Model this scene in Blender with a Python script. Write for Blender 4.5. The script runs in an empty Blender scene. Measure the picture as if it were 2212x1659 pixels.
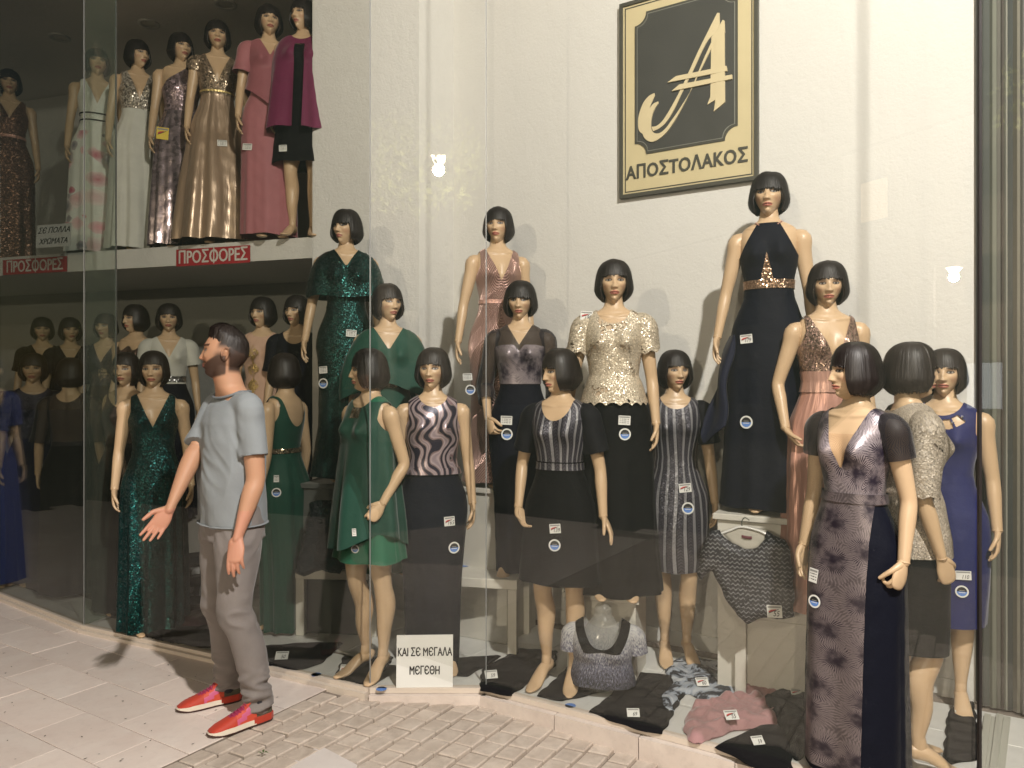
import bpy, math, random
import numpy as np
from mathutils import Vector, Matrix
R = math.radians
sc = bpy.context.scene
col = sc.collection
F0, HX, HY, CH = 1609.0, 1106.0, 834.0, 1.55      # focal length (px of a 2212-wide frame), vanishing row, eye height

# ---------------------------------------------------------------- camera, sky, sun, exposure
cam_d = bpy.data.cameras.new('camera'); cam = bpy.data.objects.new('camera', cam_d); col.objects.link(cam)
cam.location = (0, 0, CH); cam.rotation_euler = (R(90), 0, 0)
cam_d.sensor_width = 36; cam_d.lens = 36*F0/2212; cam_d.clip_start = .05; cam_d.clip_end = 300
cam_d.shift_y = (HY-829.5)/2212
sc.camera = cam
w = bpy.data.worlds.new('World'); sc.world = w; w.use_nodes = True
nt = w.node_tree; sky = nt.nodes.new('ShaderNodeTexSky'); sky.sky_type = 'NISHITA'; sky.sun_disc = False
sky.sun_elevation = R(3); sky.sun_rotation = R(150)
bg = nt.nodes['Background']; nt.links.new(sky.outputs[0], bg.inputs[0]); bg.inputs[1].default_value = .02
sc.view_settings.view_transform = 'Standard'; sc.view_settings.look = 'None'
sc.view_settings.exposure = 0; sc.view_settings.gamma = 1
sc.cycles.max_bounces = 7; sc.cycles.transparent_max_bounces = 24
sc.cycles.use_denoising = True
sc.cycles.sample_clamp_indirect = 3.0; sc.cycles.caustics_reflective = False; sc.cycles.caustics_refractive = False
LAMP = Vector((1.25, -.35, 4.75))                    # the near street lamp over the kerb
def lamp_light(name, loc, power, colr, rad, kind='POINT'):
    d = bpy.data.lights.new(name, kind); d.energy = power; d.color = colr; d.shadow_soft_size = rad
    o = bpy.data.objects.new(name, d); col.objects.link(o); o.location = loc
    return o
lamp_light('street_lamp_light', LAMP, 1680, (1, .95, .885), .08)

# ---------------------------------------------------------------- helpers
def at(x, y, D): return Vector(((x-HX)/F0*D, D, CH-(y-HY)/F0*D))
def gp(x, y, z=0.):
    D = (CH-z)*F0/(y-HY); return Vector(((x-HX)/F0*D, D, z))
def tag(o, label=None, cat=None, group=None, kind=None):
    if label: o['label'] = label
    if cat: o['category'] = cat
    if group: o['group'] = group
    if kind: o['kind'] = kind
    return o
def empty(name, loc=(0, 0, 0), rz=0):
    o = bpy.data.objects.new(name, None); col.objects.link(o); o.location = loc; o.rotation_euler = (0, 0, rz); o.empty_display_size = .1
    return o
def mesh(name, V, F, UV=None, smooth=True, C=None):
    me = bpy.data.meshes.new(name)
    V = np.asarray(V, float)
    me.from_pydata(V.tolist(), [], [tuple(map(int, f)) for f in F] if not isinstance(F, np.ndarray) else F.tolist())
    if UV is not None:
        UV = np.asarray(UV, float)
        li = np.empty(len(me.loops), int); me.loops.foreach_get('vertex_index', li)
        uvl = me.uv_layers.new(name='UVMap'); uvl.data.foreach_set('uv', UV[li].ravel())
    if C is not None:
        a = me.color_attributes.new('Col', 'FLOAT_COLOR', 'POINT')
        C = np.asarray(C, float)
        if C.shape[1] == 3: C = np.c_[C, np.ones(len(C))]
        a.data.foreach_set('color', C.ravel())
    if smooth: me.polygons.foreach_set('use_smooth', [True]*len(me.polygons))
    me.update(); return me
def ob(name, me, mat=None, parent=None, loc=None, rot=None):
    o = bpy.data.objects.new(name, me); col.objects.link(o)
    if mat is not None and not me.materials: me.materials.append(mat)
    if parent is not None: o.parent = parent
    if loc is not None: o.location = loc
    if rot is not None: o.rotation_euler = rot
    return o
def join(parts):
    V, F, n = [], [], 0
    for v, f in parts:
        V.append(np.asarray(v, float)); F += [tuple(i+n for i in q) for q in f]; n += len(v)
    return np.vstack(V), F
def box(x0, x1, y0, y1, z0, z1, b=0):
    if b:
        zs = [(z0, b), (z0+b, 0), (z1-b, 0), (z1, b)]; V = []; F = []
        for z, i in zs:
            V += [(x0+i, y0+i, z), (x1-i, y0+i, z), (x1-i, y1-i, z), (x0+i, y1-i, z)]
        for k in range(3):
            for j in range(4): F.append((4*k+j, 4*k+(j+1) % 4, 4*k+4+(j+1) % 4, 4*k+4+j))
        F += [(3, 2, 1, 0), (12, 13, 14, 15)]
        return np.array(V, float), F
    V = [(x, y, z) for z in (z0, z1) for y in (y0, y1) for x in (x0, x1)]
    return np.array(V, float), [(0, 2, 3, 1), (4, 5, 7, 6), (0, 1, 5, 4), (2, 6, 7, 3), (0, 4, 6, 2), (1, 3, 7, 5)]
def prism(pts, z0, z1):
    n = len(pts); V = [(p[0], p[1], z0) for p in pts]+[(p[0], p[1], z1) for p in pts]
    F = [tuple(range(n))[::-1], tuple(range(n, 2*n))]+[(i, (i+1) % n, n+(i+1) % n, n+i) for i in range(n)]
    return np.array(V, float), F
def catmull(P, m):
    P = np.asarray(P, float); n = len(P); Q = np.vstack([2*P[0]-P[1], P, 2*P[-1]-P[-2]]); out = []
    for i in range(n-1):
        p0, p1, p2, p3 = Q[i:i+4]
        for t in np.linspace(0, 1, m, endpoint=False):
            out.append(.5*((2*p1)+(-p0+p2)*t+(2*p0-5*p1+4*p2-p3)*t*t+(-p0+3*p1-3*p2+p3)*t**3))
    out.append(P[-1]); return np.array(out)
def loft(P, ra, rb=None, ref=(1, 0, 0), n=14, m=4, cap=True):
    ra = np.asarray(ra, float); rb = ra if rb is None else np.asarray(rb, float)
    Q = catmull(np.c_[np.asarray(P, float), ra, rb], m); C, A, B = Q[:, :3], np.abs(Q[:, 3]), np.abs(Q[:, 4])
    T = np.gradient(C, axis=0); T /= np.linalg.norm(T, axis=1)[:, None]+1e-9
    if cap:
        def ends(i, s):
            r = (A[i]+B[i])/2; o = []
            for a in (25, 50, 72): o.append((C[i]+s*T[i]*r*math.sin(R(a))*.9, A[i]*math.cos(R(a)), B[i]*math.cos(R(a)), T[i]))
            return o
        e0 = ends(0, -1)[::-1]; e1 = ends(-1, 1)
        C = np.vstack([[e[0] for e in e0], C, [e[0] for e in e1]]); A = np.r_[[e[1] for e in e0], A, [e[1] for e in e1]]
        B = np.r_[[e[2] for e in e0], B, [e[2] for e in e1]]; T = np.vstack([[e[3] for e in e0], T, [e[3] for e in e1]])
    ref = np.asarray(ref, float); X = ref-(T@ref)[:, None]*T; X /= np.linalg.norm(X, axis=1)[:, None]+1e-9; Y = np.cross(T, X)
    th = np.linspace(0, 2*math.pi, n, endpoint=False)
    V = (C[:, None]+A[:, None, None]*np.cos(th)[None, :, None]*X[:, None]+B[:, None, None]*np.sin(th)[None, :, None]*Y[:, None]).reshape(-1, 3)
    k = len(C); F = []
    for i in range(k-1):
        for j in range(n): F.append((i*n+j, i*n+(j+1) % n, (i+1)*n+(j+1) % n, (i+1)*n+j))
    F += [tuple(range(n))[::-1], tuple(range((k-1)*n, k*n))]
    return V, F
def clipgrid(P, UV, G, closed):
    """grid P[nv,nu,3] -> mesh of the part where G>0, cut cleanly along G=0"""
    nv, nu = G.shape
    V = P.reshape(-1, 3); U = UV.reshape(-1, 2); g = G.ravel()
    j = np.arange(nu if closed else nu-1); i = np.arange(nv-1)
    I, J = np.meshgrid(i, j, indexing='ij'); J2 = (J+1) % nu
    Q = np.stack([I*nu+J, I*nu+J2, (I+1)*nu+J2, (I+1)*nu+J], -1).reshape(-1, 4)
    c = (g[Q] > 0).sum(1); F = Q[c == 4].tolist()
    nV, nU, cache = [], [], {}
    def cut(a, b):
        k = (a, b) if a < b else (b, a)
        if k not in cache:
            t = g[k[0]]/(g[k[0]]-g[k[1]]); cache[k] = len(V)+len(nV)
            nV.append(V[k[0]]*(1-t)+V[k[1]]*t); nU.append(U[k[0]]*(1-t)+U[k[1]]*t)
        return cache[k]
    for q in Q[(c > 0) & (c < 4)]:
        out = []
        for a, b in zip(q, np.roll(q, -1)):
            if g[a] > 0: out.append(int(a))
            if (g[a] > 0) != (g[b] > 0): out.append(cut(int(a), int(b)))
        if len(out) > 2: F.append(out)
    if nV: V = np.vstack([V, nV]); U = np.vstack([U, nU])
    used = np.unique(np.concatenate([np.asarray(f) for f in F])); mp = np.full(len(V), -1); mp[used] = np.arange(len(used))
    return V[used], [tuple(mp[list(f)]) for f in F], U[used]

# ---------------------------------------------------------------- materials
def mat(name, c=(.5, .5, .5), rough=.6, metal=0., spec=.5, sheen=0., **kw):
    m = bpy.data.materials.new(name); m.use_nodes = True; b = m.node_tree.nodes['Principled BSDF']
    b.inputs['Base Color'].default_value = (*c, 1); b.inputs['Roughness'].default_value = rough
    b.inputs['Metallic'].default_value = metal; b.inputs['Specular IOR Level'].default_value = spec
    if sheen: b.inputs['Sheen Weight'].default_value = sheen; b.inputs['Sheen Roughness'].default_value = .4
    return m
class N:
    """tiny node-building helper"""
    def __init__(s, m): s.m = m; s.t = m.node_tree; s.b = s.t.nodes['Principled BSDF']; s.out = s.t.nodes['Material Output']
    def n(s, typ, ins=None, **props):
        k = s.t.nodes.new(typ)
        for a, v in props.items(): setattr(k, a, v)
        for a, v in (ins or {}).items(): s.set(k.inputs[a], v)
        return k
    def set(s, sock, v):
        if isinstance(v, bpy.types.NodeSocket): s.t.links.new(v, sock)
        elif isinstance(v, bpy.types.Node): s.t.links.new(v.outputs[0], sock)
        else: sock.default_value = v
    def uv(s): return s.n('ShaderNodeUVMap').outputs[0]
    def objc(s): return s.n('ShaderNodeTexCoord').outputs['Object']
    def math(s, op, a, b=None, c=None, clamp=False):
        ins = {0: a}
        if b is not None: ins[1] = b
        if c is not None: ins[2] = c
        k = s.n('ShaderNodeMath', ins, operation=op); k.use_clamp = clamp; return k.outputs[0]
    def vmath(s, op, a, b=None, scale=None):
        ins = {0: a}
        if b is not None: ins[1] = b
        k = s.n('ShaderNodeVectorMath', ins, operation=op)
        if scale is not None: s.set(k.inputs['Scale'], scale)
        return k.outputs['Value'] if op in ('LENGTH', 'DISTANCE', 'DOT_PRODUCT') else k.outputs[0]
    def sep(s, v): k = s.n('ShaderNodeSeparateXYZ', {0: v}); return k.outputs[0], k.outputs[1], k.outputs[2]
    def comb(s, x, y, z=0.): return s.n('ShaderNodeCombineXYZ', {0: x, 1: y, 2: z}).outputs[0]
    def noise(s, v, scale, detail=2., rough=.5, dist=0.): return s.n('ShaderNodeTexNoise', {'Vector': v, 'Scale': scale, 'Detail': detail, 'Roughness': rough, 'Distortion': dist})
    def voro(s, v, scale, feature='F1', **kw): return s.n('ShaderNodeTexVoronoi', {'Vector': v, 'Scale': scale}, feature=feature, **kw)
    def mix(s, f, a, b):
        k = s.n('ShaderNodeMix', data_type='RGBA'); s.set(k.inputs[0], f)
        for i, v in ((6, a), (7, b)): s.set(k.inputs[i], (*v, 1) if isinstance(v, tuple) and len(v) == 3 else v)
        return k.outputs[2]
    def ramp(s, f, stops, interp='LINEAR'):
        k = s.n('ShaderNodeValToRGB', {0: f}); k.color_ramp.interpolation = interp; e = k.color_ramp.elements
        while len(e) < len(stops): e.new(.5)
        for q, (p, c) in zip(e, stops):
            q.position = p; q.color = (*c, 1) if isinstance(c, tuple) else (c, c, c, 1)
        return k.outputs[0]
    def bump(s, h, strength=.3, dist=.002, normal=None):
        k = s.n('ShaderNodeBump', {'Height': h, 'Strength': strength, 'Distance': dist})
        if normal is not None: s.set(k.inputs['Normal'], normal)
        s.set(s.b.inputs['Normal'], k.outputs[0]); return k.outputs[0]
    def color(s, v): s.set(s.b.inputs['Base Color'], v)
    def see(s, f):
        """thin, see-through cloth: f = how much cloth there is"""
        tr = s.n('ShaderNodeBsdfTransparent'); mx = s.n('ShaderNodeMixShader', {0: f, 1: tr.outputs[0], 2: s.b.outputs[0]})
        s.set(s.out.inputs[0], mx.outputs[0])
MC = {}
def memo(f):
    def g(*a, **k):
        key = (f.__name__, a, tuple(sorted(k.items())))
        if key not in MC: MC[key] = f(*a, **k)
        return MC[key]
    return g
@memo
def cloth(name, c, rough=.75, sheen=.3, weave=1500, var=.15, metal=0., crease=.5):
    if max(c) < .05: sheen *= .12
    m = mat(name, c, rough, metal, .3 if max(c) > .05 else .12, sheen); k = N(m); v = k.uv()
    n1 = k.noise(v, 9, 5, .6); n2 = k.noise(v, weave*.25, 2)
    k.color(k.mix(n1.outputs[0], tuple(x*(1-var) for x in c), tuple(min(1, x*(1+var)) for x in c)))
    h = k.math('ADD', k.math('MULTIPLY', n1.outputs[0], crease*3), k.math('MULTIPLY', n2.outputs[0], .12))
    k.bump(h, .35, .012); return m
@memo
def satin(name, c, rough=.32):
    m = mat(name, c, rough, .35, .5, .1); k = N(m); x, y, z = k.sep(k.uv())
    st = k.noise(k.comb(k.math('MULTIPLY', x, 14.), k.math('MULTIPLY', y, 1.3)), 1.6, 3)
    k.bump(st, .55, .02); return m
@memo
def sequins(name, c, flat=None, scale=260., glint=.55, cover=1., rough=.28, metal=.85):
    m = mat(name, c, rough, metal, .6); k = N(m); v = k.uv()
    vo = k.voro(v, scale, 'F1'); rnd = k.vmath('SUBTRACT', vo.outputs['Color'], (.5, .5, .5))
    geo = k.n('ShaderNodeNewGeometry').outputs['Normal']
    nn = k.vmath('NORMALIZE', k.vmath('ADD', geo, k.vmath('SCALE', rnd, scale=glint)))
    k.set(k.b.inputs['Normal'], nn)
    r = k.sep(vo.outputs['Color'])[2]; big = k.noise(v, 7, 3)
    base = k.mix(k.math('MULTIPLY', r, big.outputs[0]), tuple(x*.35 for x in c), tuple(min(1, x*1.7) for x in c))
    if cover < 1:
        on = k.math('LESS_THAN', k.sep(vo.outputs['Color'])[0], cover); fl = flat or tuple(x*.3 for x in c)
        base = k.mix(on, fl, base); k.set(k.b.inputs['Metallic'], k.math('MULTIPLY', on, metal))
        k.set(k.b.inputs['Roughness'], k.math('SUBTRACT', .8, k.math('MULTIPLY', on, .8-rough)))
    k.color(base); return m
@memo
def lace(name, c, scale=38., amount=.62, gloss=.35, metal=.4):
    m = mat(name, c, gloss, metal, .6); k = N(m); v = k.uv()
    d = k.vmath('ADD', v, k.vmath('SCALE', k.noise(v, 20, 2).outputs['Color'], scale=.02))
    e = k.voro(d, scale, 'DISTANCE_TO_EDGE').outputs[0]; pet = k.voro(d, scale*.45, 'SMOOTH_F1').outputs[0]
    solid = k.math('MAXIMUM', k.math('LESS_THAN', e, .09), k.math('LESS_THAN', pet, amount))
    k.see(solid)
    vo = k.voro(v, 230); rnd = k.vmath('SUBTRACT', vo.outputs['Color'], (.5, .5, .5))
    k.set(k.b.inputs['Normal'], k.vmath('NORMALIZE', k.vmath('ADD', k.n('ShaderNodeNewGeometry').outputs['Normal'], k.vmath('SCALE', rnd, scale=.8))))
    k.color(k.mix(k.sep(vo.outputs['Color'])[1], tuple(x*.55 for x in c), tuple(min(1, x*1.35) for x in c))); return m
def star_mask(k, v, scale, spokes=46., rnd=.95):
    vo = k.voro(v, scale, 'F1'); vo.voronoi_dimensions = '2D'; k.set(vo.inputs['Randomness'], rnd)
    dv = k.vmath('SUBTRACT', v, k.vmath('SCALE', vo.outputs['Position'], scale=1.0))
    x, y, z = k.sep(dv); a = k.math('ARCTAN2', y, x)
    w_ = k.noise(v, 55, 3, .7).outputs[0]
    ln = k.math('SINE', k.math('ADD', k.math('MULTIPLY', a, spokes), k.math('MULTIPLY', w_, 7.)))
    return ln, vo.outputs['Distance']
@memo
def starburst(name, light, dark, scale=9., metal=.3, rough=.4):
    m = mat(name, light, rough, metal, .5); k = N(m); v = k.uv(); ln, d = star_mask(k, v, scale)
    # Position is given in scaled space
    f = k.math('ADD', k.math('MULTIPLY', ln, .20), k.math('MULTIPLY', d, 1.0)); nz = k.noise(v, 40, 4)
    f = k.math('ADD', f, k.math('MULTIPLY', k.math('SUBTRACT', nz.outputs[0], .5), .9))
    c = k.ramp(f, [(0., dark), (.18, dark), (.5, light), (.72, tuple(x*.62 for x in light)), (1., tuple(x*.4 for x in light))]); k.color(c)
    k.bump(f, .12, .003); return m
@memo
def sheer(name, c, amount=.6, rough=.6):
    m = mat(name, c, rough, 0, .3, .3); k = N(m); v = k.uv(); ln, d = star_mask(k, v, 14)
    k.see(k.math('ADD', amount, k.math('MULTIPLY', k.math('GREATER_THAN', ln, .5), .35), clamp=True)); return m
@memo
def swirl(name):
    m = mat(name, (.5, .4, .42), .3, .35, .6); k = N(m); x, y, z = k.sep(k.uv())
    n1 = k.noise(k.comb(k.math('MULTIPLY', x, .8), k.math('MULTIPLY', y, .55)), 13, 1, .3)
    wv = k.math('ADD', k.math('MULTIPLY', x, 105.), k.math('MULTIPLY', k.math('SINE', k.math('ADD', k.math('MULTIPLY', y, 42.), k.math('MULTIPLY', x, 9.))), 2.3))
    f = k.math('SINE', k.math('ADD', wv, k.math('MULTIPLY', n1.outputs[0], 19.))); f = k.math('MULTIPLY_ADD', f, .5, .5)
    c = k.ramp(f, [(0, (.018, .016, .035)), (.30, (.018, .016, .035)), (.34, (.36, .31, .27)), (.41, (.17, .10, .12)), (.60, (.24, .15, .17)), (.64, (.33, .30, .27)), (.70, (.36, .28, .30)), (.85, (.46, .38, .40)), (1, (.30, .24, .27))])
    k.color(c); k.bump(k.noise(k.uv(), 260, 2), .25, .002); return m
@memo
def stripes(name, wavy=1.):
    m = mat(name, (.1, .1, .1), .4, .3, .5); k = N(m); x, y, z = k.sep(k.uv())
    wob = k.math('MULTIPLY', k.math('SINE', k.math('ADD', k.math('MULTIPLY', y, 9.), k.math('MULTIPLY', x, 20.))), .006*wavy)
    u = k.math('DIVIDE', k.math('ADD', x, wob), .044); fr = k.math('FRACT', u)
    # chevron sequins in the wide bands, grey glitter in the narrow ones
    tri = k.math('ABSOLUTE', k.math('SUBTRACT', fr, .3)); ch = k.math('FRACT', k.math('ADD', k.math('MULTIPLY', y, 62.), k.math('MULTIPLY', tri, 3.2)))
    chev = k.math('GREATER_THAN', ch, .55); grey = k.math('GREATER_THAN', fr, .64); edge = k.math('LESS_THAN', k.math('ABSOLUTE', k.math('SUBTRACT', fr, .64)), .045)
    c1 = k.mix(chev, (.008, .008, .014), (.075, .068, .085)); gl = k.noise(k.uv(), 500, 2)
    c2 = k.mix(gl.outputs[0], (.10, .10, .11), (.33, .32, .33)); c = k.mix(grey, c1, c2); c = k.mix(edge, c, (.008, .008, .014)); k.color(c)
    vo = k.voro(k.uv(), 260); rnd = k.vmath('SUBTRACT', vo.outputs['Color'], (.5, .5, .5))
    k.set(k.b.inputs['Normal'], k.vmath('NORMALIZE', k.vmath('ADD', k.n('ShaderNodeNewGeometry').outputs['Normal'], k.vmath('SCALE', rnd, scale=.5)))); return m
@memo
def deco(name, c, line):
    m = mat(name, c, .3, .45, .6); k = N(m); x, y, z = k.sep(k.uv())
    u = k.math('ABSOLUTE', k.math('SUBTRACT', x, .251)); 
    big = k.math('PINGPONG', k.math('ADD', y, k.math('MULTIPLY', u, .5)), .17)
    r = k.math('SQRT', k.math('ADD', k.math('POWER', k.math('MULTIPLY', u, 1.5), 2.), k.math('POWER', k.math('MULTIPLY', big, .8), 2.)))
    f = k.math('SINE', k.math('MULTIPLY', r, 520.)); g = k.math('SINE', k.math('MULTIPLY', k.math('ADD', k.math('MULTIPLY', y, 1.), k.math('MULTIPLY', u, 1.3)), 330.))
    sel = k.math('GREATER_THAN', k.math('SINE', k.math('MULTIPLY', k.math('ADD', y, k.math('MULTIPLY', u, .9)), 26.)), 0.)
    h = k.math('ADD', k.math('MULTIPLY', f, sel), k.math('MULTIPLY', g, k.math('SUBTRACT', 1., sel)))
    k.color(k.mix(k.math('MULTIPLY_ADD', h, .5, .5), line, c)); k.bump(h, .8, .004); return m
@memo
def floral_white(name):
    m = mat(name, (.7, .7, .66), .6, 0, .3, .2); k = N(m); v = k.uv()
    d = k.vmath('ADD', v, k.vmath('SCALE', k.noise(v, 30, 3).outputs['Color'], scale=.03))
    vo = k.voro(d, 10, 'F1'); dd = vo.outputs['Distance']; rc = k.sep(vo.outputs['Color'])
    fl = k.math('LESS_THAN', dd, k.math('MULTIPLY', rc[0], .95)); y = k.sep(v)[1]
    low = k.math('LESS_THAN', y, 1.0); fl = k.math('MULTIPLY', fl, low)
    pk = k.ramp(rc[1], [(0, (.5, .05, .12)), (.35, (.75, .2, .28)), (.6, (.7, .35, .38)), (.8, (.12, .13, .17)), (1, (.3, .33, .25))], 'CONSTANT')
    k.color(k.mix(fl, (.72, .73, .68), k.mix(k.math('MULTIPLY', dd, 1.4), pk, (.8, .7, .68)))); return m
@memo
def plaster(name, c, rough=.9, relief=1.):
    m = mat(name, c, rough); k = N(m); v = k.objc()
    n1 = k.noise(v, 14, 6, .62); n2 = k.noise(v, 60, 3, .6); n3 = k.noise(v, 1.2, 3)
    k.color(k.mix(n3.outputs[0], tuple(x*.93 for x in c), tuple(min(1, x*1.05) for x in c)))
    k.bump(k.math('ADD', n1.outputs[0], k.math('MULTIPLY', n2.outputs[0], .5)), .5*relief, .012); return m
@memo
def stone(name, c, c2, scale=3., rough=.45, dirt=.3):
    m = mat(name, c, rough); k = N(m); v = k.objc(); info = k.n('ShaderNodeObjectInfo').outputs['Random']
    vv = k.vmath('ADD', v, k.comb(k.math('MULTIPLY', info, 37.), k.math('MULTIPLY', info, 11.), 0.))
    ve = k.noise(vv, scale, 6, .65, 1.2); dn = k.noise(vv, 18, 5, .7)
    base = k.mix(k.ramp(ve.outputs[0], [(.35, 0.), (.65, 1.)]), c, c2)
    base = k.mix(k.math('MULTIPLY', k.ramp(dn.outputs[0], [(.5, 0.), (.75, 1.)]), dirt), base, tuple(x*.45 for x in c))
    val = k.math('MULTIPLY_ADD', info, .13, .92); hs = k.n('ShaderNodeHueSaturation', {'Color': base, 'Value': val}); k.color(hs.outputs[0])
    k.set(k.b.inputs['Roughness'], k.math('MULTIPLY_ADD', dn.outputs[0], .3, rough-.1)); k.bump(dn.outputs[0], .2, .003); return m
@memo
def paint(name, c, rough=.45):
    m = mat(name, c, rough); k = N(m); v = k.objc(); n1 = k.noise(v, 5, 5, .6)
    k.color(k.mix(n1.outputs[0], tuple(x*.88 for x in c), tuple(min(1, x*1.06) for x in c)))
    k.set(k.b.inputs['Roughness'], k.math('MULTIPLY_ADD', n1.outputs[0], .25, rough-.1)); return m
# ---------------------------------------------------------------- the mannequin: torso, legs, arms, hands, head, wig
def smooth_tab(T, z, s=.012):
    T = np.asarray(T, float); zz = np.linspace(T[0, 0]-.05, T[-1, 0]+.05, 900); k = int(max(1, s/(zz[1]-zz[0]))); ker = np.exp(-np.linspace(-2, 2, 2*k+1)**2); ker /= ker.sum()
    out = []
    for i in range(1, T.shape[1]):
        v = np.interp(zz, T[:, 0], T[:, i]); v = np.convolve(np.pad(v, k, 'edge'), ker, 'valid'); out.append(np.interp(z, zz, v))
    return out
TOR = [(.78, .140, .075, .090), (.86, .163, .088, .118), (.92, .160, .092, .115), (1.00, .138, .090, .092), (1.06, .116, .083, .075), (1.11, .107, .080, .068),
       (1.16, .112, .083, .072), (1.22, .125, .090, .082), (1.28, .135, .090, .092), (1.34, .140, .082, .093), (1.38, .138, .068, .086), (1.41, .125, .055, .075),
       (1.43, .098, .048, .066), (1.445, .068, .045, .058), (1.46, .052, .045, .050), (1.50, .043, .043, .044), (1.56, .041, .042, .044)]
def bust(x, z): return .040*np.exp(-((np.abs(x)-.066)/.043)**2-((z-1.272)/np.where(z < 1.272, .042, .06))**2)
def surf(z, th, off=0., tab=TOR, bst=1.):
    a, bf, bb = smooth_tab(tab, z); a = a+off; bf = bf+off; bb = bb+off
    c, s = np.cos(th), np.sin(th); e = .92
    x = a*np.sign(c)*np.abs(c)**e; y = np.where(s > 0, -bf, bb)*np.abs(s)**e
    y = y-np.where(s > 0, bust(x, z)*bst*np.clip(s*1.6, 0, 1), 0)
    return x, y
def grid_mesh(P):
    nv, nu = P.shape[:2]; F = []
    for i in range(nv-1):
        for j in range(nu): F.append((i*nu+j, i*nu+(j+1) % nu, (i+1)*nu+(j+1) % nu, (i+1)*nu+j))
    return P.reshape(-1, 3), F
def torso_part(n=64):
    z = np.r_[np.linspace(.79, 1.38, 50), np.linspace(1.385, 1.46, 26), np.linspace(1.47, 1.555, 6)]; th = np.linspace(0, 2*math.pi, n, endpoint=False)
    Z, T = np.meshgrid(z, th, indexing='ij'); X, Y = surf(Z, T)
    # collar bones
    Y = Y-np.where(np.sin(T) > 0, .006*np.exp(-((Z-1.405-np.abs(X)*.12)/.008)**2)*np.clip(np.abs(X)/.03, 0, 1), 0)
    V, F = grid_mesh(np.stack([X, Y+.016*np.clip((Z-1.43)/.05, 0, 1), Z], -1)); F.append(tuple(range(n))[::-1]); return V, F
def foot_part(A, yaw=0., s=1., lift=.055):
    """barefoot mannequin foot on tiptoe; A = ankle"""
    c, sn = math.cos(yaw), math.sin(yaw)
    def P(x, y, z): return (A[0]+(x*c-y*sn)*s, A[1]+(x*sn+y*c)*s, z)
    pts = [P(0, .040, lift+.028), P(0, .020, lift+.026), P(0, -.03, lift+.018), P(0, -.075, lift*.5+.020), P(0, -.115, .022), P(0, -.15, .014), P(0, -.172, .010)]
    V1 = loft(pts, np.array([.020, .028, .030, .035, .038, .032, .020])*s, np.array([.022, .030, .028, .022, .016, .011, .008])*s, (c, sn, 0), 14, 3)
    return [V1]
def leg_part(side, knee=(0, 0), spread=0., yaw=0., lift=.055):
    x0 = side*.082; xa = side*(.055+spread)
    H = (x0, .0, .86); K = ((x0+xa)/2+knee[0], -.012+knee[1], .475); A = (xa, .012+knee[1]*.3, lift+.065)
    mid = tuple((K[i]+A[i])/2 for i in range(3))
    pts = [H, (x0*.98, -.002, .72), (x0*.9+knee[0]*.5, -.008+knee[1]*.5, .60), K, (mid[0], mid[1]+.022, .36), ((mid[0]+A[0])/2, mid[1]+.012, .25), (A[0], A[1]+.004, .15), A, (A[0], A[1]-.004, A[2]-.034)]
    V = loft(pts, [.082, .080, .065, .046, .048, .038, .026, .0245, .024], [.088, .080, .066, .048, .054, .041, .030, .029, .030], (1, 0, 0), 18, 4)
    return [V]+foot_part(A, yaw, 1., lift)
BODY = {}
def body_mesh(kind='stand'):
    if kind not in BODY:
        if kind == 'walk': L = leg_part(-1, (0, -.03), .02, -.15)+leg_part(1, (0, .02), .01, .2)
        elif kind == 'cross': L = leg_part(-1, (.02, -.04), -.03, -.2)+leg_part(1, (0, .03), .03, .35)
        else: L = leg_part(-1)+leg_part(1, (0, -.02), .01, .2)
        V, F = join([torso_part()]+L); BODY[kind] = mesh('mannequin_body', V, F)
    return BODY[kind]
def unit(v): v = np.asarray(v, float); return v/(np.linalg.norm(v)+1e-9)
def hand_part(W, d, n, side, curl=.35, s=1., spread=.10, thumb=.6, fat=1.):
    """wrist W, direction d, palm normal n; the thumb leaves on the width side given by side"""
    W = np.asarray(W, float); d = unit(d); n = unit(np.asarray(n)-np.dot(n, d)*d); w_ = np.cross(n, d)*side
    P = []
    palm = [W-d*.012*s, W+d*.015*s, W+d*.045*s, W+d*.075*s, W+d*.092*s]
    P.append(loft(palm, np.array([.021, .026, .036, .038, .034])*s, np.array([.017, .016, .0155, .013, .010])*s, w_, 14, 3))
    L = [q*(1.16 if fat > 1 else 1.) for q in (.070, .078, .073, .058)]; r = [.0080, .0082, .0080, .0070]
    for i in range(4):
        o = (.0275-.0183*i)*s; B = W+d*(.078-.004*abs(i-1))*s+w_*o; a = spread*(1.5-i)*.5
        dd = unit(d*math.cos(a)+w_*math.sin(a)); c0 = curl*(1+.18*i) if curl < 1 else curl; pts = [B-dd*.012*s]; cur = B; ang = c0*.5
        for seg, l in enumerate((.44, .32, .24)):
            v = dd*math.cos(ang)+n*math.sin(ang); pts.append(cur); cur = cur+v*L[i]*l*s; ang += c0*(.9 if seg == 0 else .7)
        pts.append(cur); rr = r[i]*s*fat
        P.append(loft(pts, [rr, rr*1.02, rr*.97, rr*.88, rr*.72], None, w_, 10, 3))
    B = W+d*.022*s+w_*.022*s; v1 = unit(d*.75+w_*thumb+n*.25); v2 = unit(d*.9+w_*thumb*.35+n*.35*(1+curl)); 
    pts = [W+d*.008*s+w_*.010*s, B, B+v1*.036*s, B+v1*.036*s+v2*.028*s, B+v1*.036*s+v2*.052*s]
    P.append(loft(pts, np.array([.014, .0145, .0105, .0095, .0070])*s*(.5+.5*fat), None, n, 10, 3)); return P
SH = (.150, .004, 1.362)
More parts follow.
